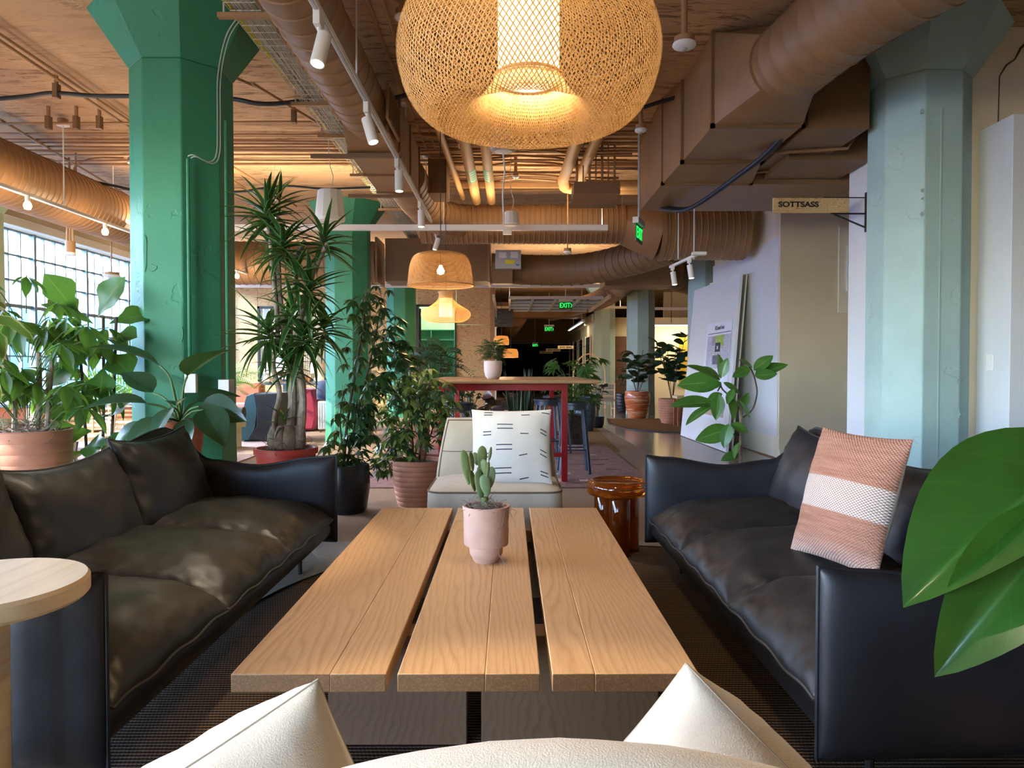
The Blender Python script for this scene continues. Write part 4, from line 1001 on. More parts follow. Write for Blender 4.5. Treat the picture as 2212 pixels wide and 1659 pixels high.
def speaker(label, px, py0, py1, Y, r, m, ztop):
    t_ = thing('pendant_speaker', label, 'speaker', W(px, (py0+py1)/2, Y), 'hanging barrel speakers'); h = (py1-py0)*Y/FPX/2*.95
    prof = [(0,h),(r*.72,h),(r*.80,h*.93),(r*.97,-h*.55),(r,-h*.75),(r*.93,-h*.93),(r*.6,-h),(0,-h*.98)]
    mb = MB(); n = 24; rings = []
    for (q, z) in prof: rings.append([(q*(1 if k%2 else .975)*math.cos(2*PI*k/n), q*(1 if k%2 else .975)*math.sin(2*PI*k/n), z) for k in range(n)])
    mb.loft(rings).obj('cabinet', m, t_, smooth=20)
    MB().lathe([(0,-h*1.0),(r*.62,-h*1.01),(r*.64,-h*1.03),(0,-h*1.04)], n=24).obj('grille', M['white_metal'], t_, smooth=60)
    MB().tube(smoothpath([(0,0,h),(.03,0,h+.12),(0,0,h+.25),(-.01,0,h+.4),(0,0,ZC-t_.location.z)],5), .004, 6).obj('cord', M['white_metal'], t_)
speaker('large white barrel speaker hanging above the dracaena', 713, 410, 482, 7.0, .145, M['lamp_white'], 0)
speaker('small white barrel speaker hanging over the beam light', 1104, 457, 488, 8.5, .10, M['lamp_white'], 0)
speaker('grey barrel speaker partly behind the rim of the big pendant', 1087, 272, 328, 6.6, .125, M['grey_metal'], 0)
pc = smoothpath([W(1086,328,6.6),W(1090,370,6.7),(W(1086,420,6.9)),W(1088,470,7.0),W(1088,488,8.8)],5)
tag(MB().tube(pc, .008, 6).obj('white_cord', M['white_metal']), 'white cord hanging from the grey barrel speaker', 'cable')

# ---------------------------------------------------------------- writing
def text(s, size, m, parent, depth=.004, bold=.0, name='lettering', align='CENTER', width=None):
    cu = bpy.data.curves.new(name, 'FONT'); cu.body = s; cu.size = size; cu.extrude = depth; cu.offset = bold; cu.align_x = align; cu.align_y = 'CENTER'
    tmp = bpy.data.objects.new('tmp', cu); col.objects.link(tmp); dg = bpy.context.evaluated_depsgraph_get(); me = bpy.data.meshes.new_from_object(tmp.evaluated_get(dg))
    bpy.data.objects.remove(tmp); me.materials.clear(); me.materials.append(m)
    if width and len(me.vertices):
        xs = [v.co.x for v in me.vertices]; k = width/(max(xs)-min(xs))
        for v in me.vertices: v.co.x *= k
    return put(name, me, parent)
def exit_sign(label, c, rz, w_, h_, top=None, arrow=True):
    t_ = thing('exit_sign', label, 'sign', c, 'green exit signs', rz)
    MB().box(-w_*.5,w_*.5,-.006,.006,-h_/2,h_/2).obj('panel', simple('dark_green_glass', (.01,.10,.03), .3, var=0), t_, smooth=0)
    MB().box(-w_*.52,w_*.52,-.03,.03,h_/2,h_/2+.06).obj('housing', M['grey_metal'], t_, bevel=.003)
    for sy in (-1, 1):
        e = text('EXIT', h_*.95, M['exit'], t_, .001, .0015, width=w_*(.78 if arrow else .9)); e.rotation_euler = (PI/2, 0, 0 if sy < 0 else PI); e.location = (-.06*w_ if arrow else 0, sy*.008, 0)
        if arrow:
            x = w_*.37; q = MB().tube([(x,sy*.008,h_*.28),(x+.04*w_+.02,sy*.008,0),(x,sy*.008,-h_*.28)], .006, 4).obj('arrow', M['exit'], t_, smooth=0)
    if top: MB().tube([(0,0,h_/2+.06),(0,0,ZC-c[2])], .012, 8).obj('rod', M['grey_metal'], t_)
    return t_
exit_sign('green exit sign seen nearly edge on, hung in front of the swelling duct', W(1380,506,7.2), math.radians(68), .30, .17, True, False)
exit_sign('larger green exit sign with an arrow under the raised overhead door', W(1222,660,16.3), 0, .30, .16, True)
exit_sign('green exit sign with an arrow deeper in the hall', W(1186,711,24), 0, .31, .17, True)
exit_sign('tiny green exit sign in front of the dark curtain', W(1156,746,31), 0, .25, .14, True)
sg = thing('room_sign', 'plywood blade sign reading SOTTSASS on a black bracket', 'sign', (0,0,0))
Ys = 6.2; a = W(1669,460,Ys); b = W(1833,428,Ys)
MB().box(a.x,b.x,Ys-.009,Ys+.009,a.z,b.z).obj('board', M['sign_ply'], sg, bevel=.003)
e = text('SOTTSASS', .062, M['black_metal'], sg, .001, .0022, width=.345); e.rotation_euler = (PI/2,0,0); e.location = (W(1724,442,Ys).x, Ys-.0105, FZ(442,Ys))
MB().box(XW-.022,XW,Ys-.02,Ys+.02,FZ(500,Ys),FZ(415,Ys)).obj('wall_bar', M['black_metal'], sg, smooth=0)
MB().box(W(1800,0,Ys).x,XW,Ys-.01,Ys+.01,a.z-.012,a.z).obj('bracket_arm', M['black_metal'], sg, smooth=0)
MB().beam((W(1803,0,Ys).x,Ys,a.z-.006),(XW-.005,Ys,FZ(493,Ys)),.012,.012).obj('bracket_brace', M['black_metal'], sg, smooth=0)
MB().box(W(1784,0,Ys).x,XW,Ys-.006,Ys+.006,b.z,b.z+.008).obj('bracket_arm', M['black_metal'], sg, smooth=0)
wb_ = thing('whiteboard', 'white rounded board mounted on the cream recess wall', 'board', W(1830,582,9.13))
MB().box(-.12,.9,-.02,0,-.55,.55).obj('panel', M['offwhite'], wb_, bevel=.01); MB().box(-.02,.9,-.05,-.02,-.28,.30).obj('screen', M['white_metal'], wb_, bevel=.004)

# ---------------------------------------------------------------- leaning boards with posters
ld = thing('leaning_board', 'tall white board leaning on the right wall with an event poster pinned to it', 'board', (0,0,0), 'white boards leaning on the right wall')
bl_, br_ = W(1472,950,9.9), W(1575,980,9.05); tl_, tr_ = W(1504,622,10.6), W(1600,592,9.2)
def board(P, th, name, parent, m):
    n = (P[1]-P[0]).cross(P[3]-P[0]).normalized()*th
    return MB().add([*P, *[p+n for p in P]], [(0,1,2,3),(7,6,5,4),(0,4,5,1),(1,5,6,2),(2,6,7,3),(3,7,4,0)]).obj(name, m, parent, smooth=0), n
A = Vector((2.40,11.4,.01)); B = Vector((2.86,9.3,.01)); C = Vector((3.20,9.75,2.53)); D = Vector((2.82,11.6,2.53))
A = W(1470,942,12.2); B = W(1568,980,9.72); A.z = B.z = .012
C = W(1600,590,10.1); D = W(1500,628,12.3); zt = (C.z+D.z)/2
P0 = [A, B, C, D]
_, n0 = board(P0, -.035, 'panel', ld, M['white_wall'])
ld2 = thing('leaning_board', 'second white board leaning behind the poster board', 'board', (0,0,0), 'white boards leaning on the right wall')
C2 = W(1612,592,10.2); B2 = W(1580,975,9.95); B2.z = .012; A2 = W(1517,955,11.9); A2.z = .012; D2 = W(1533,612,12.0)
board([A2,B2,C2,D2], -.02, 'panel', ld2, M['offwhite'])
po = thing('event_poster', 'printed event poster with a sketch of an outdoor launch taped to the leaning board', 'poster', (0,0,0))
e0 = (B-A); e1 = (D-A); nn = e0.cross(e1).normalized()
def on(u, v, d=.002):
    lo = A.lerp(B, u); hi = D.lerp(C, u); return lo.lerp(hi, v) + nn*d
if (on(.5,.5,1)-Vector((0,0,1))).length > (on(.5,.5,-1)-Vector((0,0,1))).length: nn = -nn
def quad(u0, u1, v0, v1, m, name, parent, d):
    P = [on(u0,v0,d), on(u1,v0,d), on(u1,v1,d), on(u0,v1,d)]; Q = [on(u0,v0,d-.002), on(u1,v0,d-.002), on(u1,v1,d-.002), on(u0,v1,d-.002)]
    return MB().add(P+Q, [(0,1,2,3),(7,6,5,4),(0,4,5,1),(1,5,6,2),(2,6,7,3),(3,7,4,0)]).obj(name, m, parent, smooth=0)
M['paper'] = simple('poster_paper', (.72,.74,.84), .6, var=0)
quad(.42,.93,.16,.74, M['paper'], 'sheet', po, .005)
ink = simple('ink', (.03,.03,.05), .7, var=0)
def skm(name, cols, sc):
    t = NT(name); v = t.coord('Object', (sc, sc, sc)); a = t.noise(v, 1.0, 5, .8); b = t.noise(v, 2.6, 5, .85, 1.5)
    c = t.ramp(b, [(.35,cols[0]),(.45,cols[1]),(.55,cols[2]),(.66,cols[3])]); t.set(col=c, rough=.7); return t.m
sk = skm('ink_sketch', ((.06,.06,.10),(.70,.72,.80),(.25,.26,.34),(.78,.78,.86)), 5)
quad(.46,.92,.46,.66, sk, 'sketch', po, .008); quad(.455,.91,.18,.28, skm('brown_sketch', ((.2,.13,.09),(.6,.5,.4),(.34,.24,.18),(.7,.62,.55)), 6), 'sketch', po, .008)
quad(.64,.80,.595,.66, simple('leaf_green_print', (.35,.50,.10), .7, var=.3, vs=20), 'green_patch', po, .010); quad(.56,.64,.60,.655, simple('purple_print', (.35,.28,.33), .7), 'mauve_patch', po, .010)
quad(.64,.74,.56,.615, ink, 'dark_doorway', po, .012); quad(.675,.70,.575,.595, M['paper'], 'figure', po, .013)
quad(.60,.76,.485,.54, simple('slate_print', (.13,.13,.2), .7, var=.3, vs=20), 'stage', po, .010); quad(.46,.92,.672,.676, ink, 'rule_line', po, .008)
tx = text('HQ Launch Event', .085, ink, po, .0006, .001, align='LEFT', width=.42)
ex = (on(.9,.7)-on(.45,.7)).normalized(); ez = (on(.5,.8)-on(.5,.6)); ez = (ez-ex*ez.dot(ex)).normalized(); en_ = ex.cross(ez)
mat4 = Matrix((ex, ez, en_)).transposed().to_4x4(); mat4.translation = on(.60,.705,.009); tx.matrix_world = mat4

# ---------------------------------------------------------------- woven pendants
def weave(prof, n, twist, wdt, name, m, parent, seg=60, c=(0,0,0), jit=.0):
    # prof: list of (r,z); two families of crossing strands
    L = [0]
    for (a, b) in zip(prof, prof[1:]): L.append(L[-1] + math.hypot(b[0]-a[0], b[1]-a[1]))
    def at(t):
        s = t*L[-1]
        for i in range(len(prof)-1):
            if s <= L[i+1] or i == len(prof)-2:
                k = (s-L[i])/max(1e-9, L[i+1]-L[i]); return lerp(prof[i][0],prof[i+1][0],k), lerp(prof[i][1],prof[i+1][1],k)
    smp = [at(k/seg) for k in range(seg+1)]
    for fam in (1, -1):
        mb = MB()
        for j in range(n):
            a0 = 2*PI*j/n + R.uniform(-jit, jit); up = []; lo = []
            for k in range(seg+1):
                r, z = smp[k]; a = a0 + fam*twist*(k/seg); r2 = r + fam*.0018; dw = min(wdt, 2*PI*r/n*.55)/max(r, .02)/2
                up.append((c[0]+r2*math.cos(a-dw), c[1]+r2*math.sin(a-dw), c[2]+z)); lo.append((c[0]+r2*math.cos(a+dw), c[1]+r2*math.sin(a+dw), c[2]+z))
            mb.loft([up, lo], caps=False, closed=False)
        o = mb.obj(name, m, parent, smooth=0, recalc=False); tag(o, kind='stuff')
def cr(pts, k=6): return [(p.x, p.z) for p in smoothpath([(r, 0, z) for r, z in pts], k)]
t = NT('woven_straw'); v = t.coord('Object'); t.set(col=t.ramp(t.noise(v, 30, 2), [(.3,(.42,.25,.10)),(.7,(.60,.40,.19))]), rough=.6)
tr_ = t.n('BsdfTranslucent', Color=(.9,.55,.2,1)); mx = t.n('MixShader'); mx.inputs[0].default_value = .3
t.t.links.new(t.p.outputs[0], mx.inputs[1]); t.t.links.new(tr_.outputs[0], mx.inputs[2]); t.t.links.new(mx.outputs[0], t.o.inputs[0]); M['straw'] = t.m
M['diff'] = emis('lit_diffuser', (1,.74,.38), 2.6); M['diff_in'] = emis('lit_diffuser_inside', (1,.82,.46), 3.5)
pd = thing('woven_pendant', 'huge round woven straw pendant lamp glowing at the top centre', 'lamp', (.070, 2.66, 2.30))
prof = cr([(.125,-.09),(.14,-.13),(.20,-.195),(.29,-.245),(.375,-.235),(.445,-.15),(.477,-.02),(.455,.10),(.39,.19),(.29,.25),(.20,.30),(.15,.38),(.14,.50)], 5)
weave(prof, 150, 1.9, .0044, 'weave', M['straw'], pd, 110, jit=.004)
MB().tube([(.125*math.cos(a),.125*math.sin(a),-.09) for a in [2*PI*k/40 for k in range(42)]], .006, 6, False).obj('bottom_hoop', M['straw'], pd)
MB().lathe([(.112,-.10),(.112,.42)], n=40).obj('diffuser', M['diff'], pd, smooth=60)
MB().lathe([(0,.12),(.111,.12)], n=40).obj('diffuser_disc', M['diff_in'], pd, smooth=60)
MB().tube([(.112*math.cos(a),.112*math.sin(a),-.10) for a in [2*PI*k/40 for k in range(42)]], .005, 6, False).obj('diffuser_rim', M['darkbark'], pd)
MB().tube([(0,0,.42),(0,0,ZC-2.30)], .006, 8).obj('cord', M['black_metal'], pd)
for k in range(5):
    a = 2*PI*k/5+.3; point('pendant_glow', (.07+.22*math.cos(a), 2.66+.22*math.sin(a), 2.33), 1.7, (1,.70,.36), .05)
point('pendant_glow', (.07, 2.66, 2.24), 32, (1,.74,.44), .06)
# drum pendant : horizontal and vertical canes
dp = thing('woven_pendant', 'drum shaped woven pendant lamp with a visible bulb above the bar table', 'lamp', (W(952,585,6.6).x, 6.6, FZ(585,6.6)))
dprof = cr([(.06,.165),(.16,.16),(.24,.13),(.275,.06),(.29,-.03),(.30,-.13)], 6)
mb = MB()
for k in range(0, 46):
    t_ = k/45; i = min(len(dprof)-2, int(t_*(len(dprof)-1))); f = t_*(len(dprof)-1)-i; r = lerp(dprof[i][0],dprof[i+1][0],f); z = lerp(dprof[i][1],dprof[i+1][1],f)
    mb.tube([(r*math.cos(a), r*math.sin(a), z) for a in [2*PI*q/56 for q in range(58)]], .0019, 4, False)
tag(mb.obj('cane_rings', M['straw'], dp, recalc=False), kind='stuff')
mb = MB()
for q in range(150):
    a = 2*PI*q/150; mb.tube([(r*math.cos(a), r*math.sin(a), z) for r, z in dprof], .0017, 4, False)
tag(mb.obj('cane_ribs', M['straw'], dp, recalc=False), kind='stuff')
MB().tube([(.302*math.cos(a), .302*math.sin(a), -.135) for a in [2*PI*q/56 for q in range(58)]], .006, 6, False).obj('bottom_hoop', M['straw'], dp)
MB().lathe([(0,-.035),(.03,-.028),(.035,0),(.02,.03),(.012,.05)], n=16).obj('bulb', M['bulb'], dp, smooth=180)
MB().tube([(0,0,.05),(0,0,ZC-dp.location.z)], .004, 6).obj('cord', M['black_metal'], dp); MB().tube([(0,0,ZC-dp.location.z-.06),(0,0,ZC-dp.location.z-.02)], .06, 16).obj('canopy', M['black_metal'], dp)
point('drum_glow', dp.location + Vector((0,0,-.05)), 14, (1,.62,.25), .05)
gp = thing('woven_pendant', 'hourglass shaped woven pendant lamp just below the drum pendant', 'lamp', (W(963,665,8.0).x, 8.0, FZ(672,8.0)))
gprof = cr([(.10,-.115),(.18,-.12),(.25,-.085),(.275,-.04),(.25,.01),(.17,.055),(.10,.11),(.075,.17),(.085,.215)], 5)
weave(gprof, 110, 1.6, .004, 'weave', M['straw'], gp, 50)
MB().lathe([(.07,-.06),(.072,.14)], n=24).obj('diffuser', M['diff'], gp, smooth=60)
MB().tube([(0,0,.14),(0,0,ZC-gp.location.z)], .004, 6).obj('cord', M['black_metal'], gp)
point('gourd_glow', gp.location + Vector((.12,0,-.02)), 5, (1,.62,.25), .05); point('gourd_glow', gp.location + Vector((-.12,0,-.02)), 5, (1,.62,.25), .05)
M['orange_shade'] = emis('glowing_orange_shade', (.85,.30,.05), .9)
for (px, py, Y, lab) in ((1083,735,16,'orange glowing pendant behind the fern pot'),(1103,763,20,'smaller orange glowing pendant deep in the hall')):
    t_ = thing('woven_pendant', lab, 'lamp', W(px,py,Y)); k = Y/16
    MB().lathe([(.06,.10*k),(.14*k,.09*k),(.17*k,.02*k),(.17*k,-.10*k)], n=28).obj('shade', M['orange_shade'], t_, smooth=60)
    MB().lathe([(0,-.03),(.03,-.02),(.03,.02),(0,.04)], n=12).obj('bulb', M['bulb'], t_, smooth=180)
    MB().tube([(0,0,.08),(0,0,ZC-t_.location.z)], .006, 6).obj('cord', M['black_metal'], t_)
    point('hall_glow', t_.location+Vector((0,0,-.2)), 60, (1,.66,.34), .06)
# extra lamps of the hall
for (x, y, e_) in ((2.3,12,30),(.5,13.5,30),(2.5,19,40),(0,26,40),(5,23,60)):
    pass
# ---------------------------------------------------------------- leaves
def leafgeo(L, Wd, droop=.3, fold=.18, seg=7, shape='oval', wave=0, stalk=0, twist=0, rows=2):
    """list of verts, faces, uvs; base at origin, tip along +X, face up +Z"""
    V = []; F = []; UV = []; n = 2*rows
    for k in range(seg+1):
        t = k/seg
        if shape == 'oval': w_ = math.sin(PI*min(1, t**.85))**.8
        elif shape == 'lance': w_ = (math.sin(PI*t**.6))**.9 if t < 1 else 0
        elif shape == 'blade': w_ = min(1, t*5+.45)*(1-t**2.2)
        elif shape == 'ovate': w_ = math.sin(PI*t**.72)**.9 if t < 1 else 0
        elif shape == 'fiddle': w_ = (math.sin(PI*min(1,t**1.15))**.6)*(.72+.28*math.sin(t*PI*1.9-2.2))
        else: w_ = math.sin(PI*t)
        w_ = max(w_, .0)*Wd/2
        a = droop*t; x = L*(t - .18*droop*abs(droop)*t*t); z = -L*droop*.5*t*t; tw = twist*t
        for j in range(n+1):
            s = (j-rows)/rows; yy = s*w_; zz = abs(s)*w_*fold*2 + wave*w_*math.sin(t*13+ (2 if s > 0 else 0))*abs(s)
            y2 = yy*math.cos(tw) - zz*math.sin(tw); z2 = yy*math.sin(tw) + zz*math.cos(tw)
            V.append((stalk + x, y2, z + z2)); UV.append((.5+s/2, t))
    for k in range(seg):
        for j in range(n):
            a = k*(n+1)+j; F.append((a, a+1, a+n+2, a+n+1))
    return V, F, UV
def mkleaf(name, parts, m):
    """parts: list of (V,F,UV,Matrix)"""
    V = []; F = []; U = []
    for v, f, u, mt in parts:
        n = len(V); V += [tuple(mt @ Vector(p)) if mt else p for p in v]; F += [tuple(i+n for i in q) for q in f]; U += u
    me = bpy.data.meshes.new(name); me.from_pydata(V, [], F); ul = me.uv_layers.new(name='UVMap')
    idx = np.empty(len(me.loops), dtype=np.int32); me.loops.foreach_get('vertex_index', idx)
    ul.data.foreach_set('uv', np.array(U, dtype=np.float32)[idx].ravel()); me.shade_smooth(); me.materials.append(m); me.update(); return me
def leaf(L, Wd, m, **k): return mkleaf('leaf', [(*leafgeo(L, Wd, **k), None)], m)
def palmate(n, L, Wd, m, spread=2*PI, down=.35, stalk=.02, var=.2, seed=0, **k):
    r_ = random.Random(seed); P = []
    for i in range(n):
        a = (i/(n if spread > 6 else n-1) - (.0 if spread > 6 else .5))*spread; s = 1-var*r_.random()-(.25*abs(a)/PI if spread > 6 else .15*abs(a))
        mt = Matrix.Rotation(a, 4, 'Z') @ Matrix.Rotation(down + r_.uniform(-.15,.15), 4, 'Y')
        P.append((*leafgeo(L*s, Wd*s, stalk=stalk, **k), mt))
    return mkleaf('leaf', P, m)
def frame(d, up=(0,0,1), roll=0):
    x = Vector(d).normalized(); z = Vector(up) - x*Vector(up).dot(x)
    if z.length < 1e-4: z = x.orthogonal()
    z.normalize(); y = z.cross(x); m = Matrix((x, y, z)).transposed()
    return m @ Matrix.Rotation(roll, 3, 'X') if roll else m
def put_leaf(parent, me, pos, d, up=(0,0,1), s=1.0, roll=0):
    o = put('leaf', me, parent); m = frame(d, up, roll).to_4x4() @ Matrix.Diagonal((s, s, s, 1)); m.translation = pos; o.matrix_local = m; return o
def ribpot(parent, r, h, m, ribs=11, top=1.0, bot=.72, z0=0, bulge=.06, name='pot'):
    prof = [(0, z0), (r*bot, z0)]
    for i in range(ribs):
        for f, dr in ((.0, -.012), (.2, .0), (.8, .0), (1.0, -.012)):
            t_ = (i+f)/ribs; q = lerp(bot, top, t_**.7) + bulge*math.sin(PI*t_); prof.append((r*q + dr*r*1.6, z0+h*t_*.98+h*.01))
    prof += [(r*top, z0+h), (r*top*.93, z0+h), (r*top*.91, z0+h*.90)]
    return MB().lathe(prof, n=40).obj(name, m, parent, smooth=35)
def soil(parent, r, z, m=None, strands=0, seed=0):
    r_ = random.Random(seed+99); o = MB().lathe([(r, z-.004), (r*.6, z+.008), (0, z+.012)], n=24).obj('soil', m or M['soil'], parent, smooth=60)
    if strands:
        mb = MB()
        for k in range(strands):
            a = r_.uniform(0, 2*PI); q = r*math.sqrt(r_.random())*.93; p = Vector((q*math.cos(a), q*math.sin(a), z+.006)); pts = [p]
            d = Vector((r_.uniform(-1,1), r_.uniform(-1,1), r_.uniform(.1,.9)))*r*.17 - Vector((p.x,p.y,0))*.06
            for i in range(4): p = p + d; d = d + Vector((r_.uniform(-1,1), r_.uniform(-1,1), r_.uniform(-1.0,.3)))*r*.13 - Vector((p.x,p.y,0))*.05; pts.append(Vector(p))
            mb.tube(pts, r*.009, 4, False)
        tag(mb.obj('moss', M['moss'], parent, recalc=False), kind='stuff')
def rv(r_, a=1.0): return Vector((r_.uniform(-a,a), r_.uniform(-a,a), r_.uniform(-a,a)))

# palmate money tree in the big ribbed pot at the left
def money_tree():
    b = W(58, 795, 4.7); t_ = thing('money_tree', 'money tree with large hand shaped leaves in the big ribbed terracotta pot, far left', 'plant', (b.x, 4.7, 0))
    ribpot(t_, .255, .75, M['terracotta'], 11); soil(t_, .235, .72, M['moss'], 120, 1)
    r_ = random.Random(11); le = [palmate(6, .29, .105, M['leaf_money'], down=.6, seed=i, seg=10, shape='palm', droop=.45, fold=.14) for i in range(3)]
    for x in (-.09, .06, .12): MB().tube(smoothpath([(x,0,.70),(x*1.1,.02,1.0),(x*1.5,-.02,1.25)],4), .016, 8).obj('trunk', M['bark'], t_)
    tips = []
    for k in range(46):
        a = r_.uniform(0, 2*PI); q = r_.uniform(.10,.50); z = r_.uniform(1.02, 1.56) - q*.25
        tips.append((q*math.cos(a)*1.0, q*math.sin(a)*.8, z))
    for x, z in ((-.02,1.66),(.16,1.72),(.3,1.56),(.42,1.3),(.1,1.45),(-.2,1.6),(.25,1.25),(.05,1.15),(.5,1.42),(.35,1.05),(-.1,1.0)): tips.append((x, r_.uniform(-.35,.1), z))
    mb = MB()
    for p in tips:
        p = Vector(p); s = Vector((p.x*.2, p.y*.2, p.z-.22)); mb.tube(smoothpath([s, (s+p)/2+Vector((0,0,.06)), p],3), .0035, 5)
        d = Vector((p.x, p.y, 0)).normalized() + Vector((0,0,.0)) + rv(r_,.4); put_leaf(t_, r_.choice(le), p, d, (d.x*.5, d.y*.5, 1), r_.uniform(.62,1.0), r_.uniform(-.5,.5))
    mb.obj('petioles', M['stem'], t_)
money_tree()
def var_rubber():
    t_ = thing('variegated_rubber_plant', 'plant with cream edged leaves cut by the left edge of the photo', 'plant', (W(-90,795,3.4).x, 3.4, 0))
    ribpot(t_, .2, .45, M['terracotta']); soil(t_, .18, .42); r_ = random.Random(4); le = leaf(.24, .11, M['leaf_var'], droop=.5, fold=.15, shape='oval', wave=.12)
    MB().tube([(0,0,.42),(.02,0,1.0),(.05,0,1.55)], .012, 8).obj('trunk', M['bark'], t_)
    for k, (x, z, dx, dz) in enumerate(((.08,1.52,.9,.3),(.10,1.46,1,.05),(.10,1.40,1,-.3),(.1,1.36,.8,-.7),(.05,1.28,1,-.5),(.05,1.20,.9,-.9),(.12,1.3,.6,-1),(0,1.5,-.6,.5),(0,1.4,-.9,0),(0,1.1,.8,-.6),(.06,1.55,.2,.9))):
        put_leaf(t_, le, (x,-.02+.02*k%.1,z), (dx, r_.uniform(-.5,.3), dz), s=r_.uniform(.8,1.1), roll=r_.uniform(-.6,.6))
var_rubber()
def fiddle():
    b = W(232, 795, 5.2); b.x += .05; t_ = thing('fiddle_leaf_fig', 'fiddle leaf fig with broad veined leaves left of the big green column', 'plant', (b.x, 4.95, 0))
    ribpot(t_, .17, .26, M['blackpot'], 4); soil(t_, .15, .23); r_ = random.Random(5)
    le = leaf(.34, .25, M['leaf_fig'], droop=.35, fold=.10, shape='fiddle', wave=.10, seg=9)
    for x in (-.05, .03, .07): MB().tube(smoothpath([(x,0,.25),(x*1.6+.01,0,.8),(x*2.2,0,1.5)],4), .010, 7).obj('trunk', M['darkbark'], t_)
    for (x, z, dx, dy, dz) in ((-.12,1.52,-.3,-.4,.8),(.03,1.50,.55,-.2,.9),(.0,1.45,-.7,-.5,.5),(.12,1.36,.8,-.5,.1),(-.1,1.36,-1,-.3,.1),(.02,1.34,.1,-.9,-.2),(.10,1.25,.8,-.6,-.4),(-.06,1.22,-.7,-.6,-.6),(.06,1.15,.3,-.8,-.9),(-.05,1.05,-.8,-.5,-.5),
                               (.0,.88,-.9,-.4,.1),(.05,.80,.6,-.6,.3),(-.02,.72,-.8,-.6,-.1),(.03,.70,.2,-.9,-.5),(.0,.64,.7,-.4,.1),(-.05,.58,-.6,-.7,-.2),(-.1,1.5,-.8,.2,.7),(.1,1.45,.9,.3,.4)):
        put_leaf(t_, le, (x,0,z), (dx,dy,dz), (-dx*.3,-.8,.9), r_.uniform(.75,1.05), r_.uniform(-.4,.4))
fiddle()
def paddle_leaf_plant():
    b = W(388, 795, 4.55); t_ = thing('paddle_leaf_plant', 'glossy paddle leaved plant in an orange pot in front of the big green column', 'plant', (b.x, 4.55, 0))
    ribpot(t_, .145, .24, M['terracotta2'], 4, bot=.8, z0=.58, bulge=.0); MB().lathe([(.13,.0),(.13,.57),(.15,.58),(0,.58)], n=24).obj('plinth', M['green'], t_)
    soil(t_, .125, .80, None, 40, 3); r_ = random.Random(8)
    le = leaf(.42, .26, M['leaf_bird'], droop=.55, fold=.13, shape='ovate', seg=10, rows=3)
    mb = MB(); o3 = (0, 0, .80)
    for (px, py, dy, dx, dz, ddy, s, rl) in ((345,790,.0,-.65,.5,-.5,1.15,.3),(405,812,-.05,.9,.75,-.4,1.25,-.5),(318,872,-.1,-.9,.2,-.5,1.0,.2),(330,848,.1,-.8,.7,.1,.8,0),(352,905,-.2,-.6,-.4,-.7,.8,0),
        (400,905,-.25,.2,-.9,-.7,.6,.2),(430,878,-.1,.9,-.1,-.4,.95,.5),(440,885,-.2,.7,-.5,-.7,.9,0),(310,915,-.1,-.8,-.5,-.3,.75,0),(385,868,-.1,.3,.2,-.9,.6,0),(372,880,-.25,-.3,-.7,-.8,.7,.3),(425,868,.1,.7,.3,.4,.8,0)):
        p = W(px, py, 4.55+dy) - Vector((b.x, 4.55, 0)); mb.tube(smoothpath([o3, (p.x*.45, dy*.4, lerp(.8,p.z,.75)), p],4), [.009]*4+[.007]*4+[.005] , 6)
        put_leaf(t_, le, p, (dx,ddy,dz), (0,-.5,1), s*.85, rl)
    for (px, py) in ((365,800),(385,842)):
        p = W(px, py, 4.5) - Vector((b.x, 4.55, 0)); mb.tube([o3, p], [.010,.001], 6)
    mb.obj('petioles', M['stem'], t_)
paddle_leaf_plant()
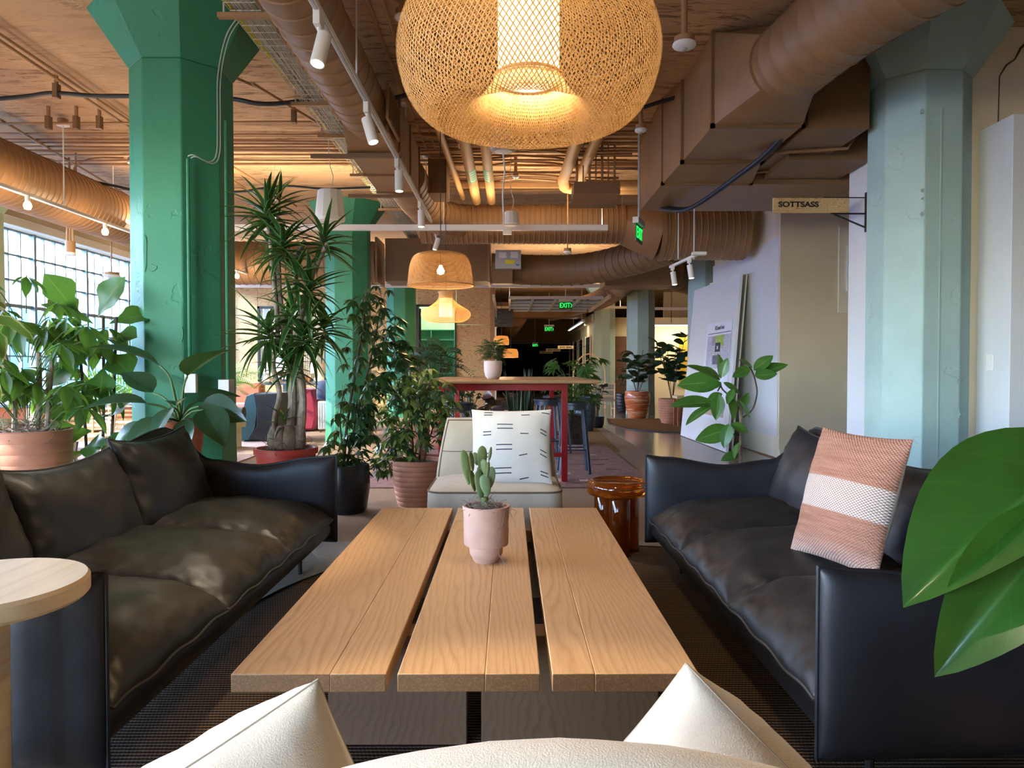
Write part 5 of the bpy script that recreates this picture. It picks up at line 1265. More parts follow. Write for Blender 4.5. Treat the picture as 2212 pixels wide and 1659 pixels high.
# dracaena with several canes
def dracaena():
    Yd = 5.0; b = W(618, 970, Yd); t_ = thing('dracaena', 'tall dracaena with several bare canes and spiky leaf rosettes behind the left sofa', 'plant', (b.x, Yd, 0))
    MB().lathe([(0,.0),(.15,0),(.20,.56),(.215,.56),(.215,.60),(.195,.60),(.18,.57)], n=40).obj('pot', M['redpot'], t_)
    soil(t_, .19, .585, None, 80, 2); r_ = random.Random(21)
    for k, (x, y, s) in enumerate(((-.075,0,.055),(-.02,-.04,.05),(.03,-.03,.06),(.085,.0,.055),(.0,.05,.05))):
        MB().lathe([(s*.6,.58),(s,.63),(s*.95,.69),(s*.55,.75),(0,.76)], (x,y,0), n=12).obj('root_bulb', M['bark'], t_)
    def Q(px, py, dy=0): return W(px, py, Yd+dy) - Vector((b.x, Yd, 0))
    canes = [([(597,960),(594,905),(604,850),(590,790),(600,730),(596,660),(588,580),(584,520),(577,480)],.02),([(625,955),(632,880),(628,800),(612,700),(603,640),(600,560)],.034),([(640,955),(645,880),(640,800),(622,700),(635,640),(640,560),(660,520)],.03),
             ([(650,950),(655,860),(640,760),(650,680),(672,600),(700,540),(707,525)],.024),([(648,955),(650,900),(655,830),(640,770)],.026),([(620,760),(590,720),(560,700)],.015),([(640,720),(660,690),(668,650)],.014)]
    mbs = []
    for i, (pts, r) in enumerate(canes):
        P = smoothpath([Q(x, y, .03*(i%3-1)) for x, y in pts], 5); n = len(P); MB().tube(P, [r*(1-.45*k/n)+.0015*(k%2) for k in range(n)], 9).obj('cane', M['bark'], t_)
    vars_ = [leaf(.34, .042, M['leaf_drac'], droop=d, fold=.28, shape='blade', seg=7, rows=1) for d in (.35,.65,1.0)]
    heads = [(577,478,-.05,46,1.05,.9),(612,545,-.1,42,1.0,.8),(592,560,.1,24,.9,.8),(700,535,0,34,.95,.8),(640,610,-.12,20,.9,.7),(668,640,-.05,34,1.05,.6),(580,735,-.08,34,1.05,.7),(655,745,-.1,40,1.05,.6),(700,722,.05,24,.95,.6),(625,800,-.1,24,.8,.9),(632,690,-.1,16,1.0,.5),(612,920,-.03,9,.6,.9),(605,445,.05,12,.8,1.0)]
    cnt = 0
    for (px, py, dy, n, s, up) in heads:
        c = Q(px, py, dy)
        for k in range(n):
            a = 2.4*k + r_.uniform(-.3,.3); t = k/n; el = lerp(-.35, 1.25, t**1.1)*1.0 if up > .7 else lerp(-.7, 1.1, t)
            d = (math.cos(a)*math.cos(el), math.sin(a)*math.cos(el), math.sin(el)); 
            if cnt < 299: put_leaf(t_, r_.choice(vars_), c + Vector((0,0,.10*t-.03)), d, (0,0,1), s*r_.uniform(.75,1.1), r_.uniform(-.2,.2)); cnt += 1
            else:
                mx_.append((c + Vector((0,0,.10*t-.03)), d, s*r_.uniform(.75,1.1)))
    if mx_:
        g = leafgeo(.34, .042, droop=.6, fold=.28, shape='blade', seg=6, rows=1); P = []
        for (c, d, s) in mx_:
            m = frame(d).to_4x4() @ Matrix.Diagonal((s,s,s,1)); m.translation = c; P.append((*g, m))
        tag(put('small_leaves', mkleaf('leaves', P, M['leaf_drac']), t_), kind='stuff')
mx_ = []
dracaena()
# umbrella trees
def umbrella(label, px, Y, pot, stemspec, clusters, le, seed, s=(.8,1.1), grp=None, petm='stem', n_leaf=7):
    b = W(px, 795, Y); t_ = thing('umbrella_tree', label, 'plant', (b.x, Y, 0)); pot(t_); r_ = random.Random(seed)
    def Q(px_, py_, dy=0): return W(px_, py_, Y+dy) - Vector((b.x, Y, 0))
    axes = []
    for pts, r in stemspec:
        P = smoothpath([Q(*p) for p in pts], 5); n = len(P); MB().tube(P, [r*(1-.6*k/n) for k in range(n)], 7).obj('stem', M['darkbark'], t_); axes.append(P)
    mb = MB(); allp = [p for P in axes for p in P]; cnt = 0
    for (cx_, cy_, rx, ry, n) in clusters:
        for k in range(n):
            a = r_.uniform(0, 2*PI); q = math.sqrt(r_.random()); c = Q(cx_+rx*q*math.cos(a), cy_+ry*q*math.sin(a), r_.uniform(-1,1)*rx/FPX*Y*.8)
            near = min(allp, key=lambda p: (p-c).length + abs(p.z-c.z+.05)*.3); st_ = near
            if cnt >= 299: break
            out = (c-st_); out.z = 0; out = out.normalized() if out.length > 1e-3 else Vector((1,0,0))
            if (c-st_).length < .6: mb.tube(smoothpath([st_, (st_+c)/2 + Vector((0,0,.05)), c],3), .0022, 4, False)
            put_leaf(t_, r_.choice(le), c, out + Vector((0,0,r_.uniform(-.35,.15))) + rv(r_,.2), (out.x*.8, out.y*.8-.25, 1), r_.uniform(*s), r_.uniform(-.4,.4)); cnt += 1
    if mb.v: mb.obj('petioles', M['stem'], t_, recalc=False)
    return t_
sl = [palmate(8, .125, .045, M['leaf_scheff'], down=.55+.1*i, seed=i, seg=5, shape='lance', droop=.3, fold=.1, stalk=.012, rows=1) for i in range(3)]
sl2 = [palmate(8, .105, .034, M['leaf_scheff2'], down=.45+.1*i, seed=10+i, seg=5, shape='lance', droop=.25, fold=.1, stalk=.012, rows=1) for i in range(2)]
sl2b = [palmate(8, .10, .034, M['leaf_scheff'], down=.5, seed=20+i, seg=5, shape='lance', droop=.25, fold=.1, stalk=.012, rows=1) for i in range(2)]
def blackp(t_): MB().lathe([(0,.0),(.125,0),(.15,.03),(.175,.2),(.172,.37),(.164,.385),(.152,.385),(.15,.34)], n=44).obj('pot', M['blackpot'], t_); soil(t_, .15, .35)
umbrella('tall dark umbrella tree in a glossy black pot beside the left sofa', 750, 5.75, blackp,
    [([(742,1000),(752,900),(770,790),(785,700),(790,640)],.014),([(750,1000),(775,880),(800,780),(820,680)],.012),([(745,1000),(735,920),(740,850)],.009)],
    [(805,640,55,30,13),(800,700,60,45,22),(810,770,75,50,34),(790,840,75,45,36),(765,910,55,45,32),(740,970,45,30,14),(775,980,45,50,16),(860,730,35,50,16),(870,790,40,30,12)], sl, 41, (.75,1.1))
def terr(t_): ribpot(t_, .215, .385, M['terracotta'], 9, top=1.0, bot=.78, bulge=.05); soil(t_, .195, .355)
umbrella('yellow green variegated umbrella tree in a ribbed terracotta pot behind the lounge chair', 903, 6.05, terr,
    [([(893,1000),(890,930),(885,860),(880,800)],.010),([(905,1000),(912,930),(920,860),(925,800)],.010),([(915,1000),(930,940),(950,880)],.009),([(900,1000),(870,940),(855,880)],.008)],
    [(885,820,70,35,40),(930,860,60,45,44),(870,890,60,50,44),(915,930,75,40,48),(860,960,50,30,26),(960,900,30,45,20),(835,1000,25,25,14)], sl2+sl2b+sl2, 42, (.85,1.25))
# plants behind / under the bar table
def bush(name, label, px, Y, z0, z1, potspec, me_list, n, spread, seed, size=(.7,1.1), upness=.3, stems=5, zspread=None, stemm='darkbark'):
    b = W(px, 795, Y); t_ = thing(name, label, 'plant', (b.x, Y, 0)); potspec(t_); r_ = random.Random(seed); zb = z0
    mb = MB(); tips = []
    for k in range(stems):
        a = 2*PI*k/stems + r_.uniform(-.4,.4); q = spread*r_.uniform(.3,.75); zt = lerp(z0, z1, r_.uniform(.6,.95))
        P = smoothpath([(.02*math.cos(a),.02*math.sin(a),zb-.02),(q*.45*math.cos(a),q*.45*math.sin(a),lerp(zb,zt,.5)),(q*math.cos(a),q*math.sin(a),zt)],4); mb.tube(P, .006, 5); tips.append(P)
    mb.obj('stems', M[stemm], t_)
    for k in range(n):
        P = r_.choice(tips); i = r_.randint(len(P)//3, len(P)-1); c = P[i]; a = r_.uniform(0,2*PI); out = Vector((math.cos(a), math.sin(a), r_.uniform(-.3,.3)+upness))
        put_leaf(t_, r_.choice(me_list), c, out, (r_.uniform(-.8,.8),r_.uniform(-1.1,.5),.8), r_.uniform(*size), r_.uniform(-.5,.5))
    return t_
def tpot(r, h, m='terracotta', ribs=6): return lambda t_: (ribpot(t_, r, h, M[m], ribs, bot=.75), soil(t_, r*.88, h*.93))
lr = leaf(.17, .085, M['leaf_rubber'], droop=.25, fold=.08, shape='oval', seg=6)
lf = leaf(.11, .032, M['leaf_scheff'], droop=.3, fold=.1, shape='lance', seg=4, rows=1)
pinn = []
for i in range(2):
    P = []; r_ = random.Random(i)
    for k in range(13):
        for sd in (-1, 1): P.append((*leafgeo(.075, .026, seg=4, shape='lance', droop=.2, rows=1), Matrix.Translation((.06+k*.028,0,-.0016*k*k)) @ Matrix.Rotation(sd*(1.15-.04*k), 4, 'Z')))
    P.append((*leafgeo(.42, .006, seg=6, shape='blade', droop=.12, rows=1), None)); pinn.append(mkleaf('leaf', P, M['leaf_scheff']))
bush('feathery_tree', 'dark feathery leaved plant rising behind the bar table in front of the green shelves', 945, 10.3, .55, 1.62, tpot(.22,.5), pinn, 46, .62, 51, (.7,1.1), .1, 7)
bush('rubber_plant', 'rubber plant with dark oval leaves left of the green shelves behind the umbrella trees', 895, 9.4, .5, 1.5, tpot(.2,.45), [lr], 46, .35, 52, (.9,1.3), .5, 5)
bush('shrub_plant', 'dark bushy plant in a terracotta pot seen under the left end of the bar table', 1008, 10.0, .35, .95, tpot(.15,.33), [lf, sl[0]], 70, .26, 53, (.6,.9), .1, 6)
lp = leaf(.26, .15, M['leaf_purple'], droop=.4, fold=.12, shape='oval', seg=6)
bush('burgundy_rubber_plant', 'burgundy leaved rubber plant seen under the bar table', 1075, 10.1, .33, .85, tpot(.2,.32), [lp], 34, .30, 54, (.6,1.0), .1, 6)
def snake():
    b = W(1128, 795, 9.9); t_ = thing('snake_plant', 'snake plant with upright banded leaves seen behind and above the bar table', 'plant', (b.x, 9.9, 0))
    MB().lathe([(0,0),(.22,0),(.25,.30),(.23,.31),(.22,.27)], n=28).obj('pot', M['darkbark'], t_); soil(t_, .22, .28); r_ = random.Random(6)
    le = [leaf(1.0, .075, M['leaf_snake'], droop=d, fold=.25, shape='blade', seg=8, rows=1, twist=tw) for d, tw in ((.06,.5),(.15,-.5),(.1,1))]
    for k in range(34):
        a = r_.uniform(0,2*PI); q = r_.uniform(0,.15); d = (math.cos(a)*r_.uniform(.02,.28), math.sin(a)*r_.uniform(.02,.2), 1)
        put_leaf(t_, r_.choice(le), (q*math.cos(a), q*math.sin(a), .27), d, (math.cos(a),math.sin(a),.2), r_.uniform(.45,.72) if k > 6 else .88, r_.uniform(-1.5,1.5))
snake()
def mono(label, px, Y, z0, seed, potm='terracotta', n=22, L=.26, spread=.38, name='split_leaf_plant', h=.45, top=1.2):
    le = mkleaf('leaf', [(*leafgeo(L*.9, L*.26, seg=5, shape='lance', droop=.35, rows=1), Matrix.Translation((.0,0,0)) @ Matrix.Rotation(a, 4, 'Z')) for a in (-1.5,-1,-.5,0,.5,1,1.5)], M['leaf_fig'])
    b = W(px, 795, Y); t_ = thing(name, label, 'plant', (b.x, Y, 0)); ribpot(t_, .21, h, M[potm], 5, bot=.8); soil(t_, .19, h*.93); r_ = random.Random(seed); mb = MB()
    for k in range(n):
        a = r_.uniform(0,2*PI); q = spread*r_.uniform(.3,1); c = Vector((q*math.cos(a), q*math.sin(a), lerp(z0, top, r_.random()))); mb.tube(smoothpath([(0,0,h*.9),(c.x*.4,c.y*.4,lerp(h,c.z,.7)),c],3), .006, 5, False)
        put_leaf(t_, le, c, (math.cos(a), math.sin(a), -.15), (math.cos(a)*.4, math.sin(a)*.4-.3, 1), r_.uniform(.7,1.1), r_.uniform(-.4,.4))
    mb.obj('petioles', M['stem'], t_, recalc=False); return t_
mono('split leaf philodendron behind the right end of the bar table', 1236, 10.9, .6, 61, 'darkbark', 28, .24, .42, top=1.25)
mono('bushy split leaf plant in a grey barrel pot left of the woven chair', 1262, 13.2, .55, 62, 'bluegrey_metal', 30, .24, .30, h=.62, top=1.35)
bush('trailing_plant', 'trailing leafy plant spilling beside the grey barrel pot', 1290, 13.9, .25, .9, tpot(.14,.22,'blackpot'), [lf, lr], 60, .22, 63, (.6,1.0), -.2, 7)
# fern in the clay pot on the bar table
fp_ = thing('potted_fern', 'small ferny plant in an off white clay pot on the bar table', 'plant', (W(1065,818,7.6).x, 7.6, 1.035))
MB().lathe([(0,.0),(.055,0),(.082,.03),(.095,.09),(.097,.19),(.090,.19),(.086,.15)], n=36).obj('pot', M['whitepot'], fp_, smooth=60); soil(fp_, .085, .175)
fl_ = []
P = []
for k in range(9):
    for sd in (-1, 1): P.append((*leafgeo(.028, .012, seg=3, shape='lance', droop=.2, rows=1), Matrix.Translation((.03+k*.014,0,-.0012*k*k)) @ Matrix.Rotation(sd*1.1, 4, 'Z')))
M['leaf_fern'] = leafmat('fern_leaf', (.02,.035,.02), (.06,.07,.045), .6, veins=False); fe = mkleaf('leaf', P, M['leaf_fern']); r_ = random.Random(9)
for k in range(290):
    a = r_.uniform(0,2*PI); z = r_.uniform(.19,.38); q = r_.uniform(0,.11)*math.sin(PI*min(1,max(.12,(z-.15)/.26))); put_leaf(fp_, fe, (q*math.cos(a), q*math.sin(a), z), (math.cos(a), math.sin(a), r_.uniform(-.2,1.3)), s=r_.uniform(.4,.7), roll=r_.uniform(-.6,.6))
# rubber plants on the right by the pale columns
t = NT('streaked_orange_glaze'); v = t.coord('Object', (1.5,1.5,26)); f = t.noise(v, 1.4, 4, .7)
t.set(col=t.ramp(f, [(.35,(.36,.065,.018)),(.52,(.48,.12,.03)),(.60,(.70,.48,.34)),(.66,(.45,.10,.025))]), rough=.22, coat=.4); M['glaze'] = t.m
def glz(t_): MB().lathe([(0,0),(.19,0),(.215,.06),(.27,.30),(.295,.48),(.28,.60),(.265,.625),(.245,.62),(.24,.57)], n=44).obj('pot', M['glaze'], t_, smooth=60); soil(t_, .24, .575)
lr2 = leaf(.21, .10, M['leaf_rubber'], droop=.22, fold=.07, shape='oval', seg=6)
bush('rubber_plant', 'rubber plant in the streaked orange glazed pot in front of a pale column', 1377, 16.4, .6, 1.62, glz, [lr2], 110, .60, 71, (.95,1.5), .3, 9)
bush('rubber_plant', 'rubber plant in a ribbed terracotta pot right of the orange glazed pot', 1452, 14.9, .55, 1.85, tpot(.28,.52,'terracotta',10), [lr2], 110, .46, 72, (.95,1.6), .35, 8)
bush('potted_shrub', 'small plant in a black pot left of the orange glazed pot', 1345, 18.5, .5, 1.3, tpot(.2,.5,'blackpot'), [lf, lr], 50, .25, 73, (.8,1.2), -.2, 5)
# young ficus in front of the boards
def ficus():
    Yf = 5.4; b = W(1602, 795, Yf); t_ = thing('young_ficus', 'young ficus with bright veined leaves in front of the leaning poster board', 'plant', (b.x, Yf, 0))
    ribpot(t_, .15, .3, M['terracotta'], 5); soil(t_, .135, .28)
    def Q(px, py, dy=0): return W(px, py, Yf+dy) - Vector((b.x, Yf, 0))
    MB().tube(smoothpath([(0,0,.28),Q(1600,990),Q(1601,930),Q(1597,895),Q(1590,870)],4), [.016]*8+[.013]*20, 9).obj('trunk', M['bark'], t_) if False else MB().tube(smoothpath([Vector((0,0,.28)),Q(1600,990),Q(1601,930),Q(1600,880)],4), .014, 9).obj('trunk', M['bark'], t_)
    br = [[(1600,905),(1625,885),(1635,850),(1632,825),(1626,805),(1618,790)],[(1600,890),(1580,860),(1560,840),(1556,825)],[(1600,940),(1590,940),(1575,932)],[(1600,950),(1606,925),(1597,910)],[(1556,835),(1550,845)]]
    for p in br: MB().tube(smoothpath([Q(x,y) for x,y in p],4), .006, 6).obj('branch', M['darkbark'], t_)
    le = leaf(.20, .105, M['leaf_ficus'], droop=.25, fold=.10, shape='oval', seg=9, rows=3); mb = MB()
    for (px, py, ex_, ey_, dy, rl, s) in ((1556,822,1490,783,-.05,.5,1),(1556,820,1515,790,.06,.2,.85),(1557,818,1556,766,0,.6,.95),(1558,815,1570,775,-.1,-.3,.9),(1555,825,1470,828,.05,-.3,.85),(1558,828,1512,838,-.1,.2,.9),(1562,826,1600,848,-.1,-.3,.95),
        (1552,850,1548,905,-.18,.0,1.15),(1545,870,1452,868,-.05,.4,1.0),(1540,876,1480,910,-.1,.7,.85),(1575,850,1590,905,-.12,-.5,1.05),(1600,880,1618,850,-.06,.5,.7),(1620,905,1598,862,-.1,.5,.95),(1575,915,1563,965,-.14,.3,1.05),(1575,925,1508,950,-.08,-.6,.85),(1580,915,1616,932,-.08,.3,.8),
        (1626,795,1600,775,-.04,.3,.7),(1620,795,1585,812,-.06,-.3,.85),(1628,800,1668,768,.0,.2,.85),(1630,812,1698,782,.02,-.3,.95),(1630,812,1678,806,-.05,.4,.8),(1597,955,1582,990,-.05,1.0,.7),(1595,980,1560,992,-.05,0,.6),(1560,850,1530,860,-.12,.2,.8),(1565,868,1535,870,-.1,-.4,.6),(1585,840,1570,870,-.15,.5,.7)):
        a = Q(px,py,dy); e = Q(ex_,ey_,dy-.04); d = e-a; put_leaf(t_, le, a, d, (0,-.75,.65), d.length/.19, rl)
ficus()
# big leaves at the right edge, near the viewer
def bigleaf():
    Yb = 1.5; t_ = thing('big_leaf_plant', 'large glossy green leaves reaching in at the right edge over the sofa arm', 'plant', (W(2560,795,Yb).x, Yb, 0))
    ribpot(t_, .17, .3, M['terracotta'], 6); soil(t_, .155, .28)
    o = t_.location.copy()
    def Q(px, py, dy=0): return W(px, py, Yb+dy) - o
    stems = MB(); 
    le = leaf(.46, .235, M['leaf_big'], droop=.35, fold=.30, shape='oval', seg=14, rows=4)
    le2 = leaf(.46, .19, M['leaf_big'], droop=.35, fold=.35, shape='oval', seg=14, rows=4)
    P = [(2370,960,1950,1245,-.10,(-.35,-.80,.75),1,.25),(2330,1090,2035,1437,-.16,(-.55,-.60,.45),1,-.2),(2500,960,2620,700,.1,(-.5,-.6,.5),1,.3),(2540,1100,2700,1000,.1,(-.2,-.6,.8),1,0)]
    for (px, py, ex_, ey_, dy, up, s, rl) in P:
        a = Q(px,py,dy); e = Q(ex_,ey_,dy-.06); d = e-a; put_leaf(t_, le if dy != -.16 else le2, a, d, up, d.length/.44, rl)
        stems.tube(smoothpath([(0,0,.28),(a.x*.3,a.y*.3,a.z*.7),a],4), .008, 7)
    stems.obj('petioles', M['stem'], t_)
bigleaf()
# window-side palm glimpsed between the fig and the column, and right of the column
plf = []
P = []
for k in range(16):
    for sd in (-1, 1): P.append((*leafgeo(.22*(1-.03*k), .018, seg=4, shape='lance', droop=.35, rows=1), Matrix.Translation((.12+k*.035,0,-.0022*k*k)) @ Matrix.Rotation(sd*(1.1-.03*k), 4, 'Z')))
P.append((*leafgeo(.7, .012, seg=6, shape='blade', droop=.4, rows=1), None)); pl_ = mkleaf('leaf', P, M['leaf_palm'])
bush('palm', 'bright green palm by the factory windows left of the big column', 300, 9.6, .5, .95, tpot(.2,.4), [pl_], 18, .2, 81, (.8,1.1), .6, 4)
bush('palm', 'drooping palm beside the leather armchair right of the big column', 480, 13.4, .6, 1.2, tpot(.2,.5), [pl_], 16, .2, 82, (.9,1.2), .4, 4)

# ---------------------------------------------------------------- cactus on the coffee table
cp = thing('potted_cactus', 'prickly pear cactus in a pale pink clay pot on the coffee table', 'plant', (W(1049,1224,2.72).x, 2.79, .40))
MB().lathe([(0,.004),(.045,.0),(.048,.004),(.062,.03),(.064,.034),(.066,.062),(.084,.067),(.0865,.072),(.088,.19),(.0915,.212),(.0915,.218),(.082,.218),(.080,.19)], n=64).obj('pot', M['pinkpot'], cp, smooth=40)
soil(cp, .080, .196, None, 420, 5)
r_ = random.Random(13); mb = MB()
for k in range(5):
    p = Vector((.08, -.03+.015*k-.02, .215)); pts = [p]; d = Vector((.012,-.012,.006))
    for i in range(9): d = Vector((d.x*.4+r_.uniform(-.006,.010), -abs(r_.uniform(0,.006)), -.004-.012*(k<2)*1.6*(i>1))); p = p + d; pts.append(Vector(p))
    mb.tube(pts, .0008, 4, False)
mb.tube([(.072,-.062,.214),(.066,-.082,.17),(.06,-.088,.15),(.048,-.094,.145),(.046,-.095,.13),(.052,-.094,.115),(.058,-.093,.09),(.050,-.088,.062),(.052,-.082,.045),(.07,-.10,.02),(.078,-.11,.004)], .0011, 5, False)
tag(mb.obj('stray_roots', M['moss'], cp, recalc=False), kind='stuff')
t = NT('cactus_skin'); v = t.coord('Object', (1,1,1)); vo = t.n('TexVoronoi', Vector=v, Scale=170, Randomness=.1); dt = t.ramp(vo.outputs[0], [(.12,(1,1,1)),(.28,(0,0,0))])
oi = t.n('ObjectInfo'); gcol = t.ramp(oi.outputs['Random'], [(0,(.055,.085,.015)),(.5,(.085,.12,.022)),(.75,(.10,.16,.06)),(1,(.15,.23,.11))])
t.set(col=t.mix(dt, gcol, (.30,.30,.10)), rough=.6).bump(dt, .6, .003); M['cactus'] = t.m; M['pad_edge'] = simple('cactus_pad_edge', (.28,.16,.05), .7)
cb_ = W(1049,1100,2.79)
MB().tube(smoothpath([(.0,0,.19),(-.004,0,.225),(-.006,0,.25)],4), [.016]*5+[.014]*4, 10).obj('trunk', M['cactus'], cp)
def pad(x0, y0, x1, y1, wpx, yaw, dy=0):
    a = W(x0,y0,2.79+dy) - cp.location; b = W(x1,y1,2.79+dy) - cp.location; L = (b-a).length; d = (b-a).normalized()
    wd = wpx*2.79/FPX; n = 14; rings = []
    mb = puff(L, wd, .014 if wpx > 16 else .014, 16, 14, p=2, q=.5)
    V = []
    for v in mb.v:
        # squeeze to a pear outline
        u = v[0]/(L/2); hh = v[1]/(wd/2); ang = math.sqrt(max(0, 1-u*u)); k = ang*(.80+.20*u)*1.0; V.append((v[0]+L/2, hh*k*wd/2*1.08, v[2]*.9*(.6+.4*ang)))
    mb.v = V; o = mb.obj('pad', M['cactus'], cp, smooth=180)
    nrm = Matrix.Rotation(yaw, 3, d) @ Vector((0,-1,0)); m = frame(d, nrm).to_4x4(); m.translation = a; o.matrix_local = m
    ed = MB(); pts = [Vector((x+L/2, s*math.sqrt(max(0,1-(x/(L/2))**2))*(.8+.2*x/(L/2))*wd/2*1.08, 0)) for s, xs in ((1,[ -L/2+L*i/14 for i in range(15)]),(-1,[L/2-L*i/14 for i in range(15)])) for x in xs]
    ed.tube(pts, .0007, 4, False).obj('pad_edge', M['pad_edge'], o)
for a in ((1041,1080,1032,1016,24,.5,0),(1054,1072,1044,1025,26,.2,-.01),(1026,1062,1017,1016,20,.9,0),(1012,1040,1000,972,22,.2,.01),(1013,1048,1004,990,18,.5,.02),(1022,1018,1016,976,18,1.0,-.01),
          (1040,1018,1042,963,24,.1,.01),(1031,1005,1024,977,15,.1,.02),(1050,1028,1044,992,18,-.3,-.02),(1052,1032,1056,996,11,1.15,-.02),(1056,996,1061,965,10,1.15,-.01),(1058,1055,1063,1008,22,-.4,.02),(1040,1040,1034,1008,13,.3,.01),(1045,1060,1045,1015,24,.2,.02)):
    pad(*a)
# ---------------------------------------------------------------- far wall of plywood with its openings
YW = 20.0
wl = struct(MB().box(XL,-5.85+.0,YW+.03,YW+.2,0,ZC).box(-5.85,-5.1+.1,YW+.03,YW+.2,0,.8).obj('wall_far_left', M['offwhite'], smooth=0))
xs = [XL,-6.95,-5.05,-3.9,-2.5]
def panel(x0,x1,z0,z1): MB().box(x0+.004,x1-.004,YW,YW+.03,z0+.004,z1-.004).obj('panel', M['ply'], wl, smooth=0)
for (x0,x1,z0,z1) in ((-7.6,-6.95,0,1.3),(-7.6,-6.95,1.3,2.6),(-7.6,-6.95,2.6,ZC),(-6.95,-5.05,0,.78),(-6.95,-5.05,2.85,ZC),(-5.05,-3.8,0,1.22),(-5.05,-3.8,1.22,2.44),(-5.05,-3.8,2.44,ZC),(-3.8,-2.55,0,1.22),(-3.8,-2.55,1.22,2.44),(-3.8,-2.55,2.44,ZC),
    (-2.55,-1.47,2.85,ZC),(-1.47,-.52,0,1.1),(-1.47,-.52,1.1,2.35),(-1.47,-.52,2.35,ZC)): panel(x0,x1,z0,z1)
iw = thing('window_6', None, None, (0,YW,0)); struct(iw, 'dark framed interior window in the plywood wall left of the green column')
for (x0,x1,z0,z1) in ((-6.95,-6.89,.78,2.85),(-5.11,-5.05,.78,2.85),(-6.95,-5.05,.78,.84),(-6.95,-5.05,2.79,2.85),(-6.03,-5.99,.8,2.8)): MB().box(x0,x1,-.04,.05,z0,z1).obj('frame', M['black_metal'], iw, smooth=0)
MB().box(-6.93,-6.0,.0,.01,.8,2.8).obj('pane', M['glass'], iw, smooth=0); MB().box(-6.0,-5.1,.0,.01,.8,2.8).obj('pane', M['glass'], iw, smooth=0)
d2 = thing('door_2', None, None, (0,YW,0)); struct(d2, 'dark framed opening in the plywood wall showing green shelves')
for (x0,x1,z0,z1) in ((-2.62,-2.50,0,2.9),(-1.51,-1.47,0,2.9),(-2.55,-1.47,2.85,2.9)): MB().box(x0,x1,-.05,.12,z0,z1).obj('frame', M['black_metal'], d2, smooth=0)
MB().box(-2.53,-2.46,.1,.16,0,2.8).obj('frame', M['black_metal'], d2, smooth=0)
M['shelf_green'] = simple('shelf_green', (.09,.42,.27), .5, var=.05)
sh = thing('green_shelves', 'green built in shelves seen through the opening in the plywood wall', 'shelf', (-2.0, YW+1.6, 0))
MB().box(-1.0,1.1,.3,.33,0,2.3).obj('back', M['shelf_green'], sh, smooth=0)
for z in (.55,1.0,1.5,2.0,2.3): MB().box(-1.0,1.1,0,.3,z-.02,z).obj('shelf', M['shelf_green'], sh, smooth=0)
for x in (-1.0,-.35,.35,1.08): MB().box(x,x+.02,0,.3,0,2.3).obj('upright', M['shelf_green'], sh, smooth=0)
struct(MB().box(-4.4,-.62,22.0,22.1,0,ZC).obj('wall_shelf_room', simple('pale_green_wall', (.42,.66,.42), .7), smooth=0))
struct(MB().box(-7.6,-4.3,23.5,23.6,0,ZC).obj('wall_office', M['offwhite'], smooth=0))
ba = thing('black_camera_bag', 'small black bag on the green shelves', 'bag', (-1.95, YW+1.72, 1.0)); MB().box(-.13,.13,-.08,.08,0,.17).obj('body', M['black_metal'], ba, bevel=.03); MB().tube([(-.09,0,.16),(-.05,0,.22),(.05,0,.22),(.09,0,.16)], .008, 6).obj('strap', M['black_metal'], ba)
area('shelf_light', (-2.0, YW+.9, 3.4), 1.4, 60, (1,.93,.8), (0,.3,-1)); area('office_light', (-6, 21.6, 3.3), 1.6, 60, (1,.93,.82), (0,0,-1))
# corner post and overhead door
dr = thing('overhead_door', 'raised overhead door of dark glazed panels on steel tracks across the hall opening', 'door', (0,0,0))
MB().box(-.53,-.40,YW-.05,YW+.2,0,ZC).obj('jamb', M['conduit'], dr, smooth=0)
MB().box(-.38,-.33,16.0,YW+.1,2.70,2.78).obj('track', M['steel'], dr, smooth=0); MB().box(2.2,2.25,16.0,YW+.1,2.70,2.78).obj('track', M['steel'], dr, smooth=0)
MB().box(-.40,-.36,YW-.15,YW-.1,0,2.3).obj('track', M['steel'], dr, smooth=0)
MB().tube(smoothpath([(-.36,YW-.12,2.25),(-.36,YW-.3,2.6),(-.36,YW-.75,2.74)],5), .02, 6).obj('track', M['steel'], dr)
M['dark_glass'] = simple('dark_door_glass', (.03,.034,.036), .12, var=0)
for i in range(4):
    for j in range(4):
        x0 = .0+i*.53; y0 = 16.3+j*.9
        MB().box(x0+.03,x0+.50,y0+.04,y0+.86,2.73,2.74).obj('pane', M['dark_glass'], dr, smooth=0)
    MB().box(x0-.02,x0+.03,16.25,19.95,2.70,2.76).obj('stile', M['grey_metal'], dr, smooth=0)
for j in range(5): MB().box(-.02,2.12,16.27+j*.9,16.34+j*.9,2.70,2.765).obj('rail', M['grey_metal'], dr, smooth=0)
for k in range(7):
    a = k/6*PI/2; MB().cbox((-.15,YW-.35+.25*math.cos(a)*.5, 2.32+.4*math.sin(a)), .5,.02,.09).obj('slat', M['black_metal'], dr, smooth=0)
